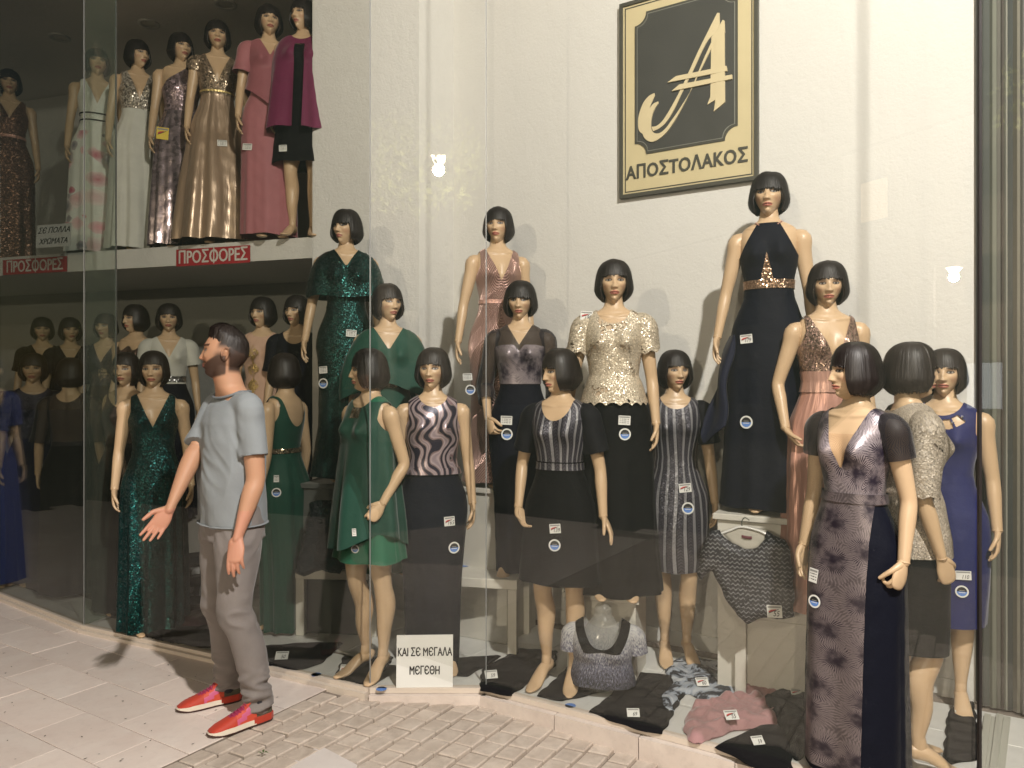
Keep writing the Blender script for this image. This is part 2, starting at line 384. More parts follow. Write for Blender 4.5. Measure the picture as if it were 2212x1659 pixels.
def arm_parts(sx, E, W, hd, hn, curl, hs=.93, r=1.):
    m = np.array([sx, 1, 1.]); S = np.array(SH)*m; E = S+np.array(E)*m; Wp = E+np.array(W)*m; u = unit(E-S); f = unit(Wp-E)
    pts = [S+np.array([-.018*sx, 0, .002]), S+np.array([.006*sx, 0, -.012]), S+u*.07, S+u*.16, E-u*.03, E+f*.012, E+f*.07, E+f*.15, Wp]
    A = loft(pts, np.array([.034, .042, .038, .034, .030, .029, .031, .025, .0185])*r, np.array([.040, .046, .041, .036, .031, .030, .030, .025, .0215])*r, (0, 1, 0), 18, 3)
    cyl = loft([Wp-f*.0025, Wp+f*.0025], [.0205*r]*2, [.0232*r]*2, (0, 1, 0), 18, 1, False)
    V, F = join([A, cyl]); H = hand_part(Wp, np.array(hd)*m, np.array(hn)*m, sx, curl, hs)
    return (V, F), join(H), (S, E, Wp)
# elbow offset from the shoulder, wrist offset from the elbow, hand direction, palm normal, finger curl
POSE = {
 'down': ((.040, .020, -.272), (.020, -.045, -.222), (.02, -.15, -1), (-1, -.1, 0), .35),
 'out': ((.062, .015, -.268), (.038, -.040, -.222), (.12, -.1, -1), (-1, -.2, 0), .3),
 'flick': ((.055, .015, -.270), (.030, -.050, -.222), (.55, -.2, -.9), (-.6, -.2, -.5), .25),
 'fist': ((.045, .030, -.270), (.010, -.060, -.220), (-.1, -.35, -1), (-1, .2, 0), 1.25),
 'bent': ((.060, .050, -.262), (-.030, -.125, -.190), (-.3, -.55, -.75), (-.8, .3, -.5), .8),
 'back': ((.050, .080, -.258), (.0, .045, -.224), (-.1, .0, -1), (-1, 0, 0), .5),
 'hip': ((.075, .035, -.262), (-.015, -.085, -.212), (-.5, -.25, -.8), (-.7, -.3, .2), .45),
}
ARMC = {}
def arm_mesh(sx, pose):
    k = (sx, pose)
    if k not in ARMC:
        a, h, J = arm_parts(sx, *POSE[pose]); ARMC[k] = (mesh('mannequin_arm', *a), mesh('mannequin_hand', *h), J)
    return ARMC[k]
def ga(x, c, s): return np.exp(-((x-c)/s)**2)
def head_geo(nu=150, nv=130, male=False):
    """a head with a face, looking along -Y, centre at the origin"""
    t = np.linspace(-1, 1, nu, endpoint=False); ph = math.pi*(t-.30*np.sin(math.pi*t)/math.pi*1.6)       # denser columns at the face
    ph = math.pi*(.45*t+.55*t**3) if not male else math.pi*(.5*t+.5*t**3)
    v = np.linspace(.02, math.pi-.02, nv); PH, VV = np.meshgrid(ph, v); zz = np.cos(VV); rr = np.sin(VV)
    hw, hf, hb, hh = (.070, .086, .098, .107) if not male else (.077, .094, .104, .122)
    x = hw*rr*np.sin(PH); y = np.where(np.cos(PH) > 0, -hf, hb)*rr*np.abs(np.cos(PH)); z = hh*zz
    low = np.clip(-z/hh, 0, 1); k = 1-.54*low**1.2
    x = x*(k if not male else 1-.30*low**1.8)
    f = np.clip(np.cos(PH), 0, 1)                                     # 1 at the face
    y = np.where(y > 0, y*(1-.55*low**1.1), y)
    y = y-np.clip(low-.25, 0, 1)*f*(.018 if not male else .024)         # jaw forward
    fr = (f > 0)*np.clip(f*2.2, 0, 1); s = hh/.107
    X = np.abs(x); Z = z/s; g = 1. if not male else 1.12
    tipw = np.where(Z < -.012, .0125, .0085)
    nose = np.clip((.020-Z)/.046, 0, 1)**1.25*np.where(Z < -.028, np.clip(1-(-.028-Z)/.007, 0, 1), 1)
    dy = (.0205 if not male else .0200)*g*nose*np.exp(-(X/tipw)**2)+.007*ga(X, .012, .006)*ga(Z, -.026, .007)
    dy -= .0105*ga(X, .030, .015)*ga(Z, .010, .011); dy += .0055*ga(X, .030, .0085)*ga(Z, .009, .0065)
    dy += .005*ga(X, .024, .020)*ga(Z, .029, .007)*(1.5 if male else 1); dy += .006*ga(X, .043, .016)*ga(Z, -.014, .016)
    dy += .0085*ga(X, 0, .018)*ga(Z, -.0480, .0045)+.0095*ga(X, 0, .016)*ga(Z, -.0590, .0052)-.004*ga(X, 0, .020)*ga(Z, -.0535, .0018)
    dy += .009*ga(X, 0, .016)*ga(Z, -.086, .012)-.003*ga(X, 0, .02)*ga(Z, -.070, .005)-.004*ga(X, .036, .012)*ga(Z, -.045, .014)
    y = y-dy*fr
    # colours
    sk = (.54, .38, .235) if not male else (.50, .26, .165); C = np.ones(x.shape+(3,))*np.array(sk); face = (np.cos(PH) > .15)
    def lay(mask, c, a=1.):
        mk = (np.clip(mask, 0, 1)*a*face)[..., None]; C[:] = C*(1-mk)+np.array(c)*mk
    if not male:
        lay(ga(X, .030, .017)*ga(Z, .016, .010)*1.3, (.16, .09, .06), .75); lay(ga(X, .046, .016)*ga(Z, -.025, .014), (.55, .25, .17), .35)
    eye = 1-((X-.030)/.0135)**2-((Z-.0095)/.0052)**2; lay((eye > -.55)*1., (.03, .018, .014)); lay((eye > .30)*1., (.30, .27, .24)); lay(((X-.030)**2+(Z-.0095)**2 < .0048**2)*(eye > .05), (.02, .016, .014))
    lay((np.abs(Z-.0275-.10*(X-.02)*np.sign(.036-X)) < (.0022 if not male else .0045))*(X > .013)*(X < .048), (.05, .03, .02), .85)
    if not male: lay(((X/.024)**2+((Z+.0535)/.0105)**2 < 1)*1., (.36, .10, .08), .85); lay(((X < .022)*(np.abs(Z+.0535) < .0012)), (.08, .02, .02))
    return x, y, z, C, PH, s
def head_mesh():
    x, y, z, C, PH, s = head_geo()
    V, F = grid_mesh(np.stack([x, y, z], -1)); n = x.shape[1]; F += [tuple(range(n)), tuple(range(len(V)-n, len(V)))[::-1]]
    return mesh('mannequin_head', V, [f[::-1] for f in F], None, True, C.reshape(-1, 3))
def wig_mesh(seed=0, length=-.078, fringe=.026, width=1., gap=44., shag=1.):
    rng = np.random.default_rng(seed); nu, nv = 200, 26
    prof = np.array([(0, .124), (.030, .121), (.053, .110), (.071, .090), (.083, .062), (.090, .030), (.0955, -.002), (.0985, -.032), (.0955, -.056), (.084, -.076), (.070, -.090)])
    prof = prof*np.array([width, 1])
    def shell(off, jit=0.):
        ph = np.linspace(-math.pi, math.pi, nu, endpoint=False); A = np.abs(np.degrees(ph))
        st = np.clip((A-gap)/9, 0, 1); st = st*st*(3-2*st); zb = fringe*(1-st)+(length+.012*np.clip((A-60)/100, -1, 1)*-1)*st
        zb = zb+rng.normal(0, .0028*shag, nu)+.002*np.sin(ph*37)
        s_full = np.linspace(0, 1, 60); cp = catmull(prof, 8); L = np.r_[0, np.cumsum(np.linalg.norm(np.diff(cp, axis=0), axis=1))]; zc, rc = cp[:, 1], cp[:, 0]
        P = np.zeros((nv, nu, 3)); ripple = .0007*shag*np.sin(ph*61+rng.normal(0, 1, nu)*.6)+rng.normal(0, .0005*shag, nu)
        for j in range(nu):
            lb = np.interp(-zb[j], -zc, L); l = np.linspace(.001, lb, nv); r = np.interp(l, L, rc)-off+ripple[j]*np.clip(l/.08, 0, 1); z = np.interp(l, L, zc)-off*.6
            fr = math.cos(ph[j])
            ky = 1.00 if fr > 0 else 1.12
            inw = np.clip((z-(-.03))/-.05, 0, 1)*.010 if A[j] > gap else 0
            rr = r-inw
            P[:, j, 0] = rr*math.sin(ph[j])*(.98-.02*0); P[:, j, 1] = -rr*fr*ky+ (.004); P[:, j, 2] = z+.002*math.sin(ph[j]*3+seed)
        return P
    O = shell(0.); rng = np.random.default_rng(seed); I = shell(.010)
    VO, FO = grid_mesh(O); VI, FI = grid_mesh(I); b = len(VO); last = (nv-1)*nu
    F = [f[::-1] for f in FO]+[tuple(i+b for i in f) for f in FI]+[(last+j, last+(j+1) % nu, b+last+(j+1) % nu, b+last+j) for j in range(nu)]
    V = [VO, VI]; u = np.tile(np.linspace(0, 1, nu, endpoint=False), nv); v = np.repeat(np.linspace(0, 1, nv), nu); UV = [np.c_[u, v]]*2; n = 2*b
    rb = np.random.default_rng(seed+5)                                  # loose locks that break up the outline
    for i in range(420):
        j = rb.integers(0, nu); k0 = rb.integers(2, 12); pts = O[k0:, j].copy(); c = unit(pts[len(pts)//2]*np.array([1, 1, 0])); lift = rb.uniform(.0005, .0042)*shag
        t = np.linspace(0, 1, len(pts))[:, None]; pts = pts+c*lift*np.minimum(1, t*3)+np.array([0, 0, -1])*rb.uniform(-.004, .006)*shag*t; tn = np.cross(c, (0, 0, 1)); sway = rb.normal(0, .004)
        wd = rb.uniform(.0006, .0018); a = pts+tn*(wd*(1-t)+sway*t**2); bq = pts-tn*(wd*(1-t)-sway*t**2); m = len(pts)
        V += [a, bq]; F += [(n+q, n+q+1, n+m+q+1, n+m+q) for q in range(m-1)]; n += 2*m; UV += [np.c_[np.full(m, rb.random()), t[:, 0]]]*2
    return mesh('mannequin_wig', np.vstack(V), F, np.vstack(UV))
@memo
def hair_mat(name, c=(.012, .008, .007)):
    m = mat(name, c, .36, 0, .5); k = N(m); x, y, z = k.sep(k.uv()); st = k.noise(k.comb(k.math('MULTIPLY', x, 90.), k.math('MULTIPLY', y, .9)), 2.2, 4, .7)
    k.color(k.mix(st.outputs[0], tuple(q*.4 for q in c), tuple(q*1.8 for q in c))); k.bump(st, .5, .003)
    k.set(k.b.inputs['Roughness'], k.math('MULTIPLY_ADD', st.outputs[0], .25, .36)); return m
@memo
def skin_plastic(name):
    m = mat(name, (.54, .38, .235), .38, 0, .45); k = N(m); n1 = k.noise(k.objc(), 6, 4); k.color(k.mix(n1.outputs[0], (.49, .34, .205), (.58, .415, .26))); return m
@memo
def face_mat(name):
    m = mat(name, (.6, .4, .22), .4, 0, .45); k = N(m); a = k.n('ShaderNodeVertexColor'); a.layer_name = 'Col'; k.color(a.outputs[0]); return m

# ---------------------------------------------------------------- garments
def mk_masks(neck='V', depth=1.27, w=.085, strap=.105, back=1.36, arm=True, zr=.085, shape=None):
    """g > 0 where the cloth is; neck opening in front, scoop behind, arm holes"""
    def g(x, y, z, th):
        ax = np.abs(x); front = np.sin(th) > 0; top = 1.455; fd = depth; t = np.clip((z-fd)/(top-fd), -1, 3)
        if neck == 'V': nf = ax-w*t; nf = np.where(z < fd, .02, nf)
        elif neck == 'halter': nf = np.minimum(1.436-z, .02); nf = np.minimum(nf, (.052+(1.436-z)*.52)-ax) ; nf = np.where(z < 1.27, .02, nf)
        elif neck == 'strapless': nf = (depth+.018*np.cos(x*60)-z)
        elif neck == 'one': nf = (depth+(x*.95+.06)-z)
        elif neck == 'boat': nf = np.sqrt((x/w)**2+((top-z)/(top-fd))**2)-1; nf = nf*.05
        else: nf = (np.sqrt((x/w)**2+((top-z)/(top-fd))**2)-1)*.06
        nb = (np.sqrt((x/w)**2+((top-z)/(top-back))**2)-1)*.06
        if neck == 'halter': nb = np.where(z < 1.25, .02, 1.25-z)
        if neck == 'strapless': nb = depth-z
        if neck == 'one': nb = (depth+(x*.95+.06)-z)
        r = np.where(front, nf, nb)
        if arm and neck not in ('halter', 'strapless'):
            el = (np.sqrt((y/.062)**2+((z-1.350)/zr)**2)-1)*.05; el = np.where(z > 1.37, strap-ax, el); r = np.minimum(r, np.maximum(el, strap-ax))
        return np.clip(r, -.05, .05)
    return g
def garment(z0, z1, mask=None, off=.007, tab=None, folds=None, nu=132, dz=.0075, bst=1., seed=0, hem=0., twist=0., shift=None, extra=None):
    tab = tab or TOR; rng = np.random.default_rng(seed); z = np.linspace(z0, z1, max(6, int((z1-z0)/dz))); th = np.linspace(0, 2*math.pi, nu, endpoint=False)
    Z, T = np.meshgrid(z, th, indexing='ij'); X, Y = surf(Z, T, off, tab, bst)
    if folds:                                                            # (count, amplitude at hem, z where they start, sharpness)
        n, amp, zs, sharp = folds; dn = np.clip((zs-Z)/max(.05, zs-z0), 0, 1)**.8
        w1 = np.cos(n*T+rng.uniform(0, 6)+1.1*np.sin(T*2+rng.uniform(0, 6))+.5*np.sin(Z*5)); w2 = np.cos((n*1.7)*T+rng.uniform(0, 6)+.8*np.sin(T*3)); 
        wv = .72*np.sign(w1)*np.abs(w1)**sharp+.28*w2; rad = np.sqrt(X*X+Y*Y)+1e-6; k = 1+amp*dn*wv/rad*1.0; X = X*k; Y = Y*k
    wr = .0009*np.sin(Z*52+5*np.sin(T*2+seed))*np.sin(T*3+seed)*np.clip((1.2-Z)*8, 0, 1); rad = np.sqrt(X*X+Y*Y)+1e-6; X = X*(1+wr/rad); Y = Y*(1+wr/rad)
    if shift is not None: X = X+np.interp(Z, *shift[0]); Y = Y+np.interp(Z, *shift[1])
    Zo = Z+(hem*np.sin(T*5+seed)*np.clip((z0+.06-Z)/.06, 0, 1) if hem else 0)
    P = np.stack([X, Y+.016*np.clip((Z-1.43)/.05, 0, 1), Zo], -1)
    UV = np.stack([T*.16, Z], -1); G = np.full(Z.shape, .05)
    if mask: G = np.minimum(G, mask(X, Y, Z, T))
    if extra: G = np.minimum(G, extra(X, Y, Z, T))
    return clipgrid(P, UV, G, True)
def sleeve(sx, pose, l0, l1, r0=.054, r1=.056, hem=0., n=28, flare=0., seed=0):
    """tube round the arm from l0 to l1 metres below the shoulder"""
    S, E, Wp = ARMC[(sx, pose)][2] if (sx, pose) in ARMC else arm_mesh(sx, pose)[2]
    P = [S+np.array([-.055*sx, 0, .026]), S+np.array([-.002*sx, 0, -.004]), S+unit(E-S)*.06, S+unit(E-S)*.15, E, E+unit(Wp-E)*.06, Wp]; C = catmull(P, 10); L = np.r_[0, np.cumsum(np.linalg.norm(np.diff(C, axis=0), axis=1))]
    l1 = l1+.03; ll = np.linspace(l0, l1, max(8, int((l1-l0)/.008))); Q = np.stack([np.interp(ll, L, C[:, i]) for i in range(3)], -1); T = np.gradient(Q, axis=0); T /= np.linalg.norm(T, axis=1)[:, None]
    ref = np.array([0, 1., 0]); Xa = ref-(T@ref)[:, None]*T; Xa /= np.linalg.norm(Xa, axis=1)[:, None]; Ya = np.cross(T, Xa)
    base = np.interp(ll, [0, .035, .07, .13, .23, .33, .39, .57], [.034, .046, .050, .046, .041, .038, .039, .030]); t = (ll-l0)/(l1-l0)
    r = base+(r0-.048)*(1-t)+(r1-.042)*t+flare*t**1.5; th = np.linspace(0, 2*math.pi, n, endpoint=False)
    wob = 1+.05*np.sin(3*th[None]+seed+ll[:, None]*25)*t[:, None]
    V = Q[:, None]+(r[:, None]*wob)[..., None]*(np.cos(th)[None, :, None]*Xa[:, None]+np.sin(th)[None, :, None]*Ya[:, None]); TT, LL = np.meshgrid(th, ll)
    if hem: V[-3:, :, 2] += hem*np.sin(th*7)[None, :]*np.array([.3, .6, 1])[:, None]
    Vv, F = grid_mesh(V); return Vv, F, np.stack([TT*.045, 1.4-LL], -1).reshape(-1, 2)
def skirt_tab(kind, z0, waist=1.10):
    """profile rows from the hem z0 to the hips"""
    if kind == 'column': return [(z0, .190, .150, .155), (.45, .184, .135, .142), (.75, .180, .120, .138)]
    if kind == 'aline': return [(z0, .222, .18, .19), (.45, .200, .155, .165), (.75, .184, .122, .140)]
    if kind == 'full': return [(z0, .29, .23, .23), (.45, .245, .19, .19), (.75, .20, .14, .155)]
    if kind == 'pencil': return [(z0, .158, .115, .125), (.58, .170, .118, .132), (.75, .178, .116, .138)]
    if kind == 'short': return [(z0, .200, .145, .160), (.70, .186, .125, .145)]
    if kind == 'slim': return [(z0, .128, .118, .128), (.45, .145, .12, .13), (.75, .172, .112, .130)]
    if kind == 'mermaid': return [(z0, .21, .17, .18), (.35, .160, .12, .125), (.60, .160, .105, .12), (.75, .168, .105, .122)]
def gtab(kind, z0):
    return skirt_tab(kind, z0)+[(.82, .178, .112, .134), (.87, .176, .104, .132), (.92, .168, .100, .124)]+[r for r in TOR if r[0] > .95]
def put(name, g, m, parent, cache={}):
    return ob(name, mesh(name, g[0], g[1], g[2]), m, parent)
def ring_belt(z0, z1, off, m, parent, name='belt', tab=None): return put(name, garment(z0, z1, None, off, tab, None, 96, .006), m, parent)
# ---------------------------------------------------------------- the place
E1 = np.array([.8526, -.5226]); E2 = np.array([.5226, .8526])
def q2(s1, s2): return E1*s1+E2*s2
G = [np.array(p) for p in ((-6.2, 7.18), (-3.76, 5.47), (-2.71, 4.72), (-.713, 3.745), (-.13, 3.745), (1.65, 2.645))]
def wallA(X): return np.array([X, 5.0-.306*(X+.7)])
def wall1(X): return np.array([X, 4.40-.613*(X-.93)])
def slab(name, pts, z0, z1, m, parent=None, kind='structure'):
    o = ob(name, mesh(name, *prism(pts, z0, z1), smooth=False), m, parent)
    if not parent: tag(o, kind=kind)
    return o
def wallseg(name, a, b, z0, z1, m, t=.12, parent=None, kind='structure'):
    a, b = np.array(a), np.array(b); d = (b-a)/np.linalg.norm(b-a); n = np.array([-d[1], d[0]]);  n = n if n[1] > 0 else -n
    return slab(name, [a, b, b+n*t, a+n*t], z0, z1, m, parent, kind)
def beam(a, b, z0, z1, t0, t1):
    """box along the ground line a-b; t0..t1 = depth on the far side (negative: towards the street)"""
    a, b = np.array(a), np.array(b); d = (b-a)/np.linalg.norm(b-a); n = np.array([-d[1], d[0]]); n = n if n[1] > 0 else -n
    return prism([a+n*t0, b+n*t0, b+n*t1, a+n*t1], z0, z1)
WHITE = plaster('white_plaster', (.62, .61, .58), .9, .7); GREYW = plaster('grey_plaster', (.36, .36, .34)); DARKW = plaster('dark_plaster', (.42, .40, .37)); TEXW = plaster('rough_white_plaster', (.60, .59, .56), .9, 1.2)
MARBLE = stone('pale_marble', (.70, .59, .53), (.76, .67, .61), 2.2, .42, .16); WTILE = stone('white_floor_tile', (.62, .62, .59), (.68, .68, .66), 2., .3, .10)
BRICK = stone('sandy_stone', (.44, .365, .305), (.57, .49, .42), 6., .75, .32); KERB = stone('kerb_marble', (.56, .48, .43), (.66, .58, .52), 2.5, .45, .25)
ALU = mat('anodised_metal', (.15, .16, .14), .5, .25); N_ = N(ALU); nn_ = N_.noise(N_.objc(), 4, 4); N_.color(N_.mix(nn_.outputs[0], (.05, .055, .045), (.15, .155, .13)))
DKM = mat('dark_rubber_seal', (.015, .012, .012), .5); GROUT = stone('grout', (.20, .165, .135), (.29, .24, .20), 9, .9, .3); ASPH = stone('asphalt', (.045, .044, .042), (.06, .058, .055), 30, .9, .2)
WPAINT = paint('white_painted_wood', (.60, .58, .52)); SILL = paint('cream_aluminium', (.62, .54, .46), .35); BLACKPAINT = mat('black_ink', (.01, .01, .01), .6); CARDM = paint('white_card', (.70, .70, .67), .6)
REDM = mat('red_ink', (.45, .02, .02), .6); BLUEM = mat('blue_print', (.10, .22, .55), .5); GREYM = mat('grey_print', (.25, .25, .24), .6)

# ground
tag(ob('road', mesh('road', [(-30, -22, -.14), (30, -22, -.14), (30, .75, -.14), (-30, .75, -.14)], [(0, 1, 2, 3)], smooth=False), ASPH), kind='structure')
tag(ob('ground', mesh('ground', [(-60, -60, -.20), (60, -60, -.20), (60, 60, -.20), (-60, 60, -.20)], [(0, 1, 2, 3)], smooth=False), ASPH), kind='structure')
def slope(p):
    s1 = p[0]*E1[0]+p[1]*E1[1]; return -.05*min(2.2, max(0, s1+2.8))
pav = slab('pavement', [q2(-9, -1.2), q2(-2.80, -1.2), q2(-2.80, 3.4), q2(-9, 4.6)], -.18, -.0035, GROUT)
tl_me = {}
def piece(w_, d, h, kind='tile', bev=.004):
    k = (round(w_, 3), round(d, 3))
    if (kind, k) not in tl_me: tl_me[(kind, k)] = mesh(kind, *box(-w_/2, w_/2, -d/2, d/2, -h, 0, bev), smooth=False)
    return tl_me[(kind, k)]
AZ = math.atan2(E1[1], E1[0]); rnd = random.Random(4)
far_V = []
for r in range(-9, 12):
    for c in range(14):
        s2 = 1.06+r*.258; s1 = -2.80-.26-c*.52-(.26 if r % 2 else 0)
        if r % 2 and c == 0: pass
        p = q2(s1, s2)
        w_, ss = .516, s1
        if r % 2 and c == 0:                                             # the half tile that ends each second row
            ph = q2(-2.80-.13, s2); ob('tile', piece(.2565, .2545, .02, 'tile', .0012), MARBLE, pav, (ph[0], ph[1], rnd.uniform(-.001, .001)), (0, 0, AZ))
        if p[1] < 2.35 or p[1]*.75+p[0] < -.9-.3:                         # out of frame: only the near ones matter
            if p[1] < 2.35:
                if p[1] > .8: far_V.append((p, .516, .254))
                continue
        if s2 > 3.2: continue
        ob('tile', piece(.5165, .2545, .02, 'tile', .0012), MARBLE, pav, (p[0], p[1], rnd.uniform(-.001, .001)), (rnd.uniform(-.002, .002), rnd.uniform(-.002, .002), AZ))
P_ = []
for p, a, b in far_V:
    v, f = box(-a/2, a/2, -b/2, b/2, -.02, 0, .004); c_, s_ = math.cos(AZ), math.sin(AZ); v = np.c_[v[:, 0]*c_-v[:, 1]*s_+p[0], v[:, 0]*s_+v[:, 1]*c_+p[1], v[:, 2]]; P_.append((v, f))
ob('outer_tiles', mesh('outer_tiles', *join(P_), smooth=False), MARBLE, pav)['kind'] = 'stuff'
path = empty('stone_paving', (0, 0, 0)); tag(path, kind='structure')
ob('bedding', mesh('bedding', *(lambda P: (np.array([(p[0], p[1], slope(p)-.012) for p in P]+[(p[0], p[1], -.18) for p in P]), [(0, 1, 4, 5), (1, 2, 3, 4), (0, 5, 11, 6), (1, 0, 6, 7)]))([q2(-2.797, -1.6), q2(-.6, -1.6), q2(3.2, -1.6), q2(3.2, 3.6), q2(-.6, 3.6), q2(-2.797, 3.6)]), smooth=False), GROUT, path)
near, farp = [], []
bw, bl = .104, .116; tilt = math.atan(-.05)
for i in range(0, 56):
    for j in range(-13, 34):
        s1 = -2.80+.052+i*bw; s2 = j*bl+(bl/2 if i % 2 else 0)+.02*math.sin(i*3.7); p = q2(s1, s2)
        gl = 3.745 if p[0] < -.13 else 3.745-.618*(p[0]+.13)
        if p[1] > gl+.06 or p[1] < .62: continue
        hx = p[0]/p[1]
        (near if (p[1] > 2.35 and abs(hx) < .72) else farp).append((p, i, j))
rn = random.Random(9); P_ = []
near.sort(key=lambda q: q[0][1]); keep = near[:298]; farp += near[298:]
for p, i, j in keep:
    me = piece(bw-rn.choice((.004, .006, .009)), bl-rn.choice((.004, .007, .010)), .03, 'paver', .005)
    ob('paver', me, BRICK, path, (p[0]+rn.uniform(-.002, .002), p[1]+rn.uniform(-.002, .002), slope(p)+rn.uniform(-.002, .003)), (rn.uniform(-.012, .012), tilt+rn.uniform(-.012, .012), AZ+rn.uniform(-.03, .03)))
c_, s_ = math.cos(AZ), math.sin(AZ)
for p, i, j in farp:
    v, f = box(-bw/2+.004, bw/2-.004, -bl/2+.005, bl/2-.005, -.03, 0, .006); v = np.c_[v[:, 0]*c_-v[:, 1]*s_+p[0], v[:, 0]*s_+v[:, 1]*c_+p[1], v[:, 2]+slope(p)+rn.uniform(-.003, .002)]; P_.append((v, f))
ob('outer_pavers', mesh('outer_pavers', *join(P_), smooth=False), BRICK, path)['kind'] = 'stuff'
# pale slab corner lying in the paving
sp = [gp(690, 1624, -.05), gp(772, 1668, -.05), gp(740, 1760, -.05), gp(610, 1676, -.05)]
tag(ob('paving_slab', mesh('paving_slab', *prism([(p.x, p.y) for p in sp], -.06, -.020), smooth=False), stone('pale_slab', (.58, .52, .49), (.62, .57, .54), 3, .5, .1)), 'pale pinkish smooth slab corner in the stone paving', 'slab')

# the shop floor, its base and kerb
base = slab('display_floor', [G[0], G[1], G[2], G[3], G[4], G[5], (3.3, 2.7), (3.3, 9.5), (-9, 9.5)], -.19, .022, GROUT)
for r in range(-3, 16):
    for c in range(-14, 10):
        s1, s2 = c*.33+.1, 2.95+r*.33; p = q2(s1, s2)
        gl = np.interp(p[0], [g[0] for g in G], [g[1] for g in G])
        if p[1] < gl+.24 or p[1] > (wallA(p[0])[1]+.4 if p[0] < -.6 else wall1(p[0])[1]-.05) or p[0] < -4.4: continue
        ob('tile', piece(.327, .327, .015, 'floor_tile', .002), WTILE, base, (p[0], p[1], .037), (0, 0, AZ))
eg = []
for a, b in zip(G[:-1], G[1:]): eg.append(beam(a, b, .0, .0365, .0, .40))
ob('edge_tiles', mesh('edge_tiles', *join(eg[:1]), smooth=False), WTILE, base)
for a, b in zip(G[1:-1], G[2:]):
    L = np.linalg.norm(b-a); n = max(1, round(L/.33)); d = (b-a)/L
    for i in range(n):
        ob('edge_tile', mesh('edge_tile', *beam(a+d*(L*i/n+.0015), a+d*(L*(i+1)/n-.0015), .012, .0355, .004, .30), smooth=False), WTILE, base)
win = empty('shop_window', (0, 0, 0)); tag(win, 'tall frameless glass shop window of angled panes over a cream sill', 'shop window')
kerb = empty('kerb', (0, 0, 0)); tag(kerb, kind='structure')
for a, b, dep in ((G[3]-np.array([.0, .0]), G[4], .045), (G[4], G[5], .055)):
    L = np.linalg.norm(b-a); n = max(1, round(L/.40)); d = (b-a)/L
    for i in range(n):
        ob('kerb_stone', mesh('kerb_stone', *beam(a+d*(L*i/n+.002), a+d*(L*(i+1)/n-.002), -.17, .012+.001*(i % 2), -dep, -.002), smooth=False), KERB, kerb)
for a, b in zip(G[:-1], G[1:]):
    ob('sill', mesh('sill', *beam(a, b, .014 if a[0] > -.8 else -.02, .040, -.020, .020), smooth=False), SILL, win)
    if a[0] < -.8: ob('sill', mesh('sill', *beam(a, b, -.03, .020, -.045, -.021), smooth=False), SILL, win)
def glass_mat(name, tint, f0=.037, haze=0.):
    m = bpy.data.materials.new(name); m.use_nodes = True; t = m.node_tree; t.nodes.clear(); o = t.nodes.new('ShaderNodeOutputMaterial')
    tr = t.nodes.new('ShaderNodeBsdfTransparent'); tr.inputs[0].default_value = (*tint, 1); gl = t.nodes.new('ShaderNodeBsdfGlossy'); gl.inputs['Roughness'].default_value = .0; gl.inputs[0].default_value = (1, 1, 1, 1)
    ge = t.nodes.new('ShaderNodeNewGeometry'); dp = t.nodes.new('ShaderNodeVectorMath'); dp.operation = 'DOT_PRODUCT'; t.links.new(ge.outputs['Normal'], dp.inputs[0]); t.links.new(ge.outputs['Incoming'], dp.inputs[1])
    def mth(op, a, b):
        q = t.nodes.new('ShaderNodeMath'); q.operation = op
        for i, v in enumerate((a, b)):
            if isinstance(v, float): q.inputs[i].default_value = v
            elif v is not None: t.links.new(v, q.inputs[i])
        return q
    fr = mth('ADD', mth('MULTIPLY', mth('POWER', mth('SUBTRACT', 1., mth('ABSOLUTE', dp.outputs['Value'], None).outputs[0]).outputs[0], 5.).outputs[0], .9).outputs[0], f0)
    mx = t.nodes.new('ShaderNodeMixShader')
    t.links.new(fr.outputs[0], mx.inputs[0]); t.links.new(tr.outputs[0], mx.inputs[1]); t.links.new(gl.outputs[0], mx.inputs[2]); t.links.new(mx.outputs[0], o.inputs[0])
    if haze:
        df = t.nodes.new('ShaderNodeBsdfDiffuse'); df.inputs[0].default_value = (.35, .42, .36, 1); m2 = t.nodes.new('ShaderNodeMixShader'); m2.inputs[0].default_value = haze
        t.links.new(mx.outputs[0], m2.inputs[1]); t.links.new(df.outputs[0], m2.inputs[2]); t.links.new(m2.outputs[0], o.inputs[0])
    return m
GLASS = glass_mat('clear_glass', (.965, .965, .955), haze=.012); GLASSL = glass_mat('dimming_glass', (.87, .87, .85), haze=.012); GLASSLL = glass_mat('far_dimming_glass', (.78, .79, .77), haze=.02); FIN = glass_mat('green_tinted_glass', (.86, .89, .86), haze=.09); RIBS = [paint('frame_metal_%s' % n, c, .5) for n, c in (('dim', (.065, .07, .062)), ('pale', (.15, .155, .125)), ('mid', (.105, .10, .085)), ('brown', (.05, .04, .033)), ('edge', (.21, .21, .18)), ('dark', (.02, .02, .02)), ('grey', (.04, .043, .04)), ('worn', (.16, .15, .12)), ('worn2', (.11, .11, .10)))]  # left panes: tint added to dim the display and mezzanine behind them
EDGE = mat('glass_edge', (.19, .20, .20), .3, 0, .6)
TOPZ = 4.55
for i, (a, b) in enumerate(zip(G[:-1], G[1:])):
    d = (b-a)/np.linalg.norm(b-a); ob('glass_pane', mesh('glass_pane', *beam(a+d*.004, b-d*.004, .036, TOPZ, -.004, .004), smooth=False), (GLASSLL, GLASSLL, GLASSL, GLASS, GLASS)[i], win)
G6 = G[5]+(G[5]-G[4])/np.linalg.norm(G[5]-G[4])*1.7
ob('glass_pane', mesh('added_end_pane', *beam(G[5]+np.array([.010, -.006]), G6, .036, TOPZ, -.004, .004), smooth=False), GLASS, win)  # pane added past the seal to even out lamp light on the wall
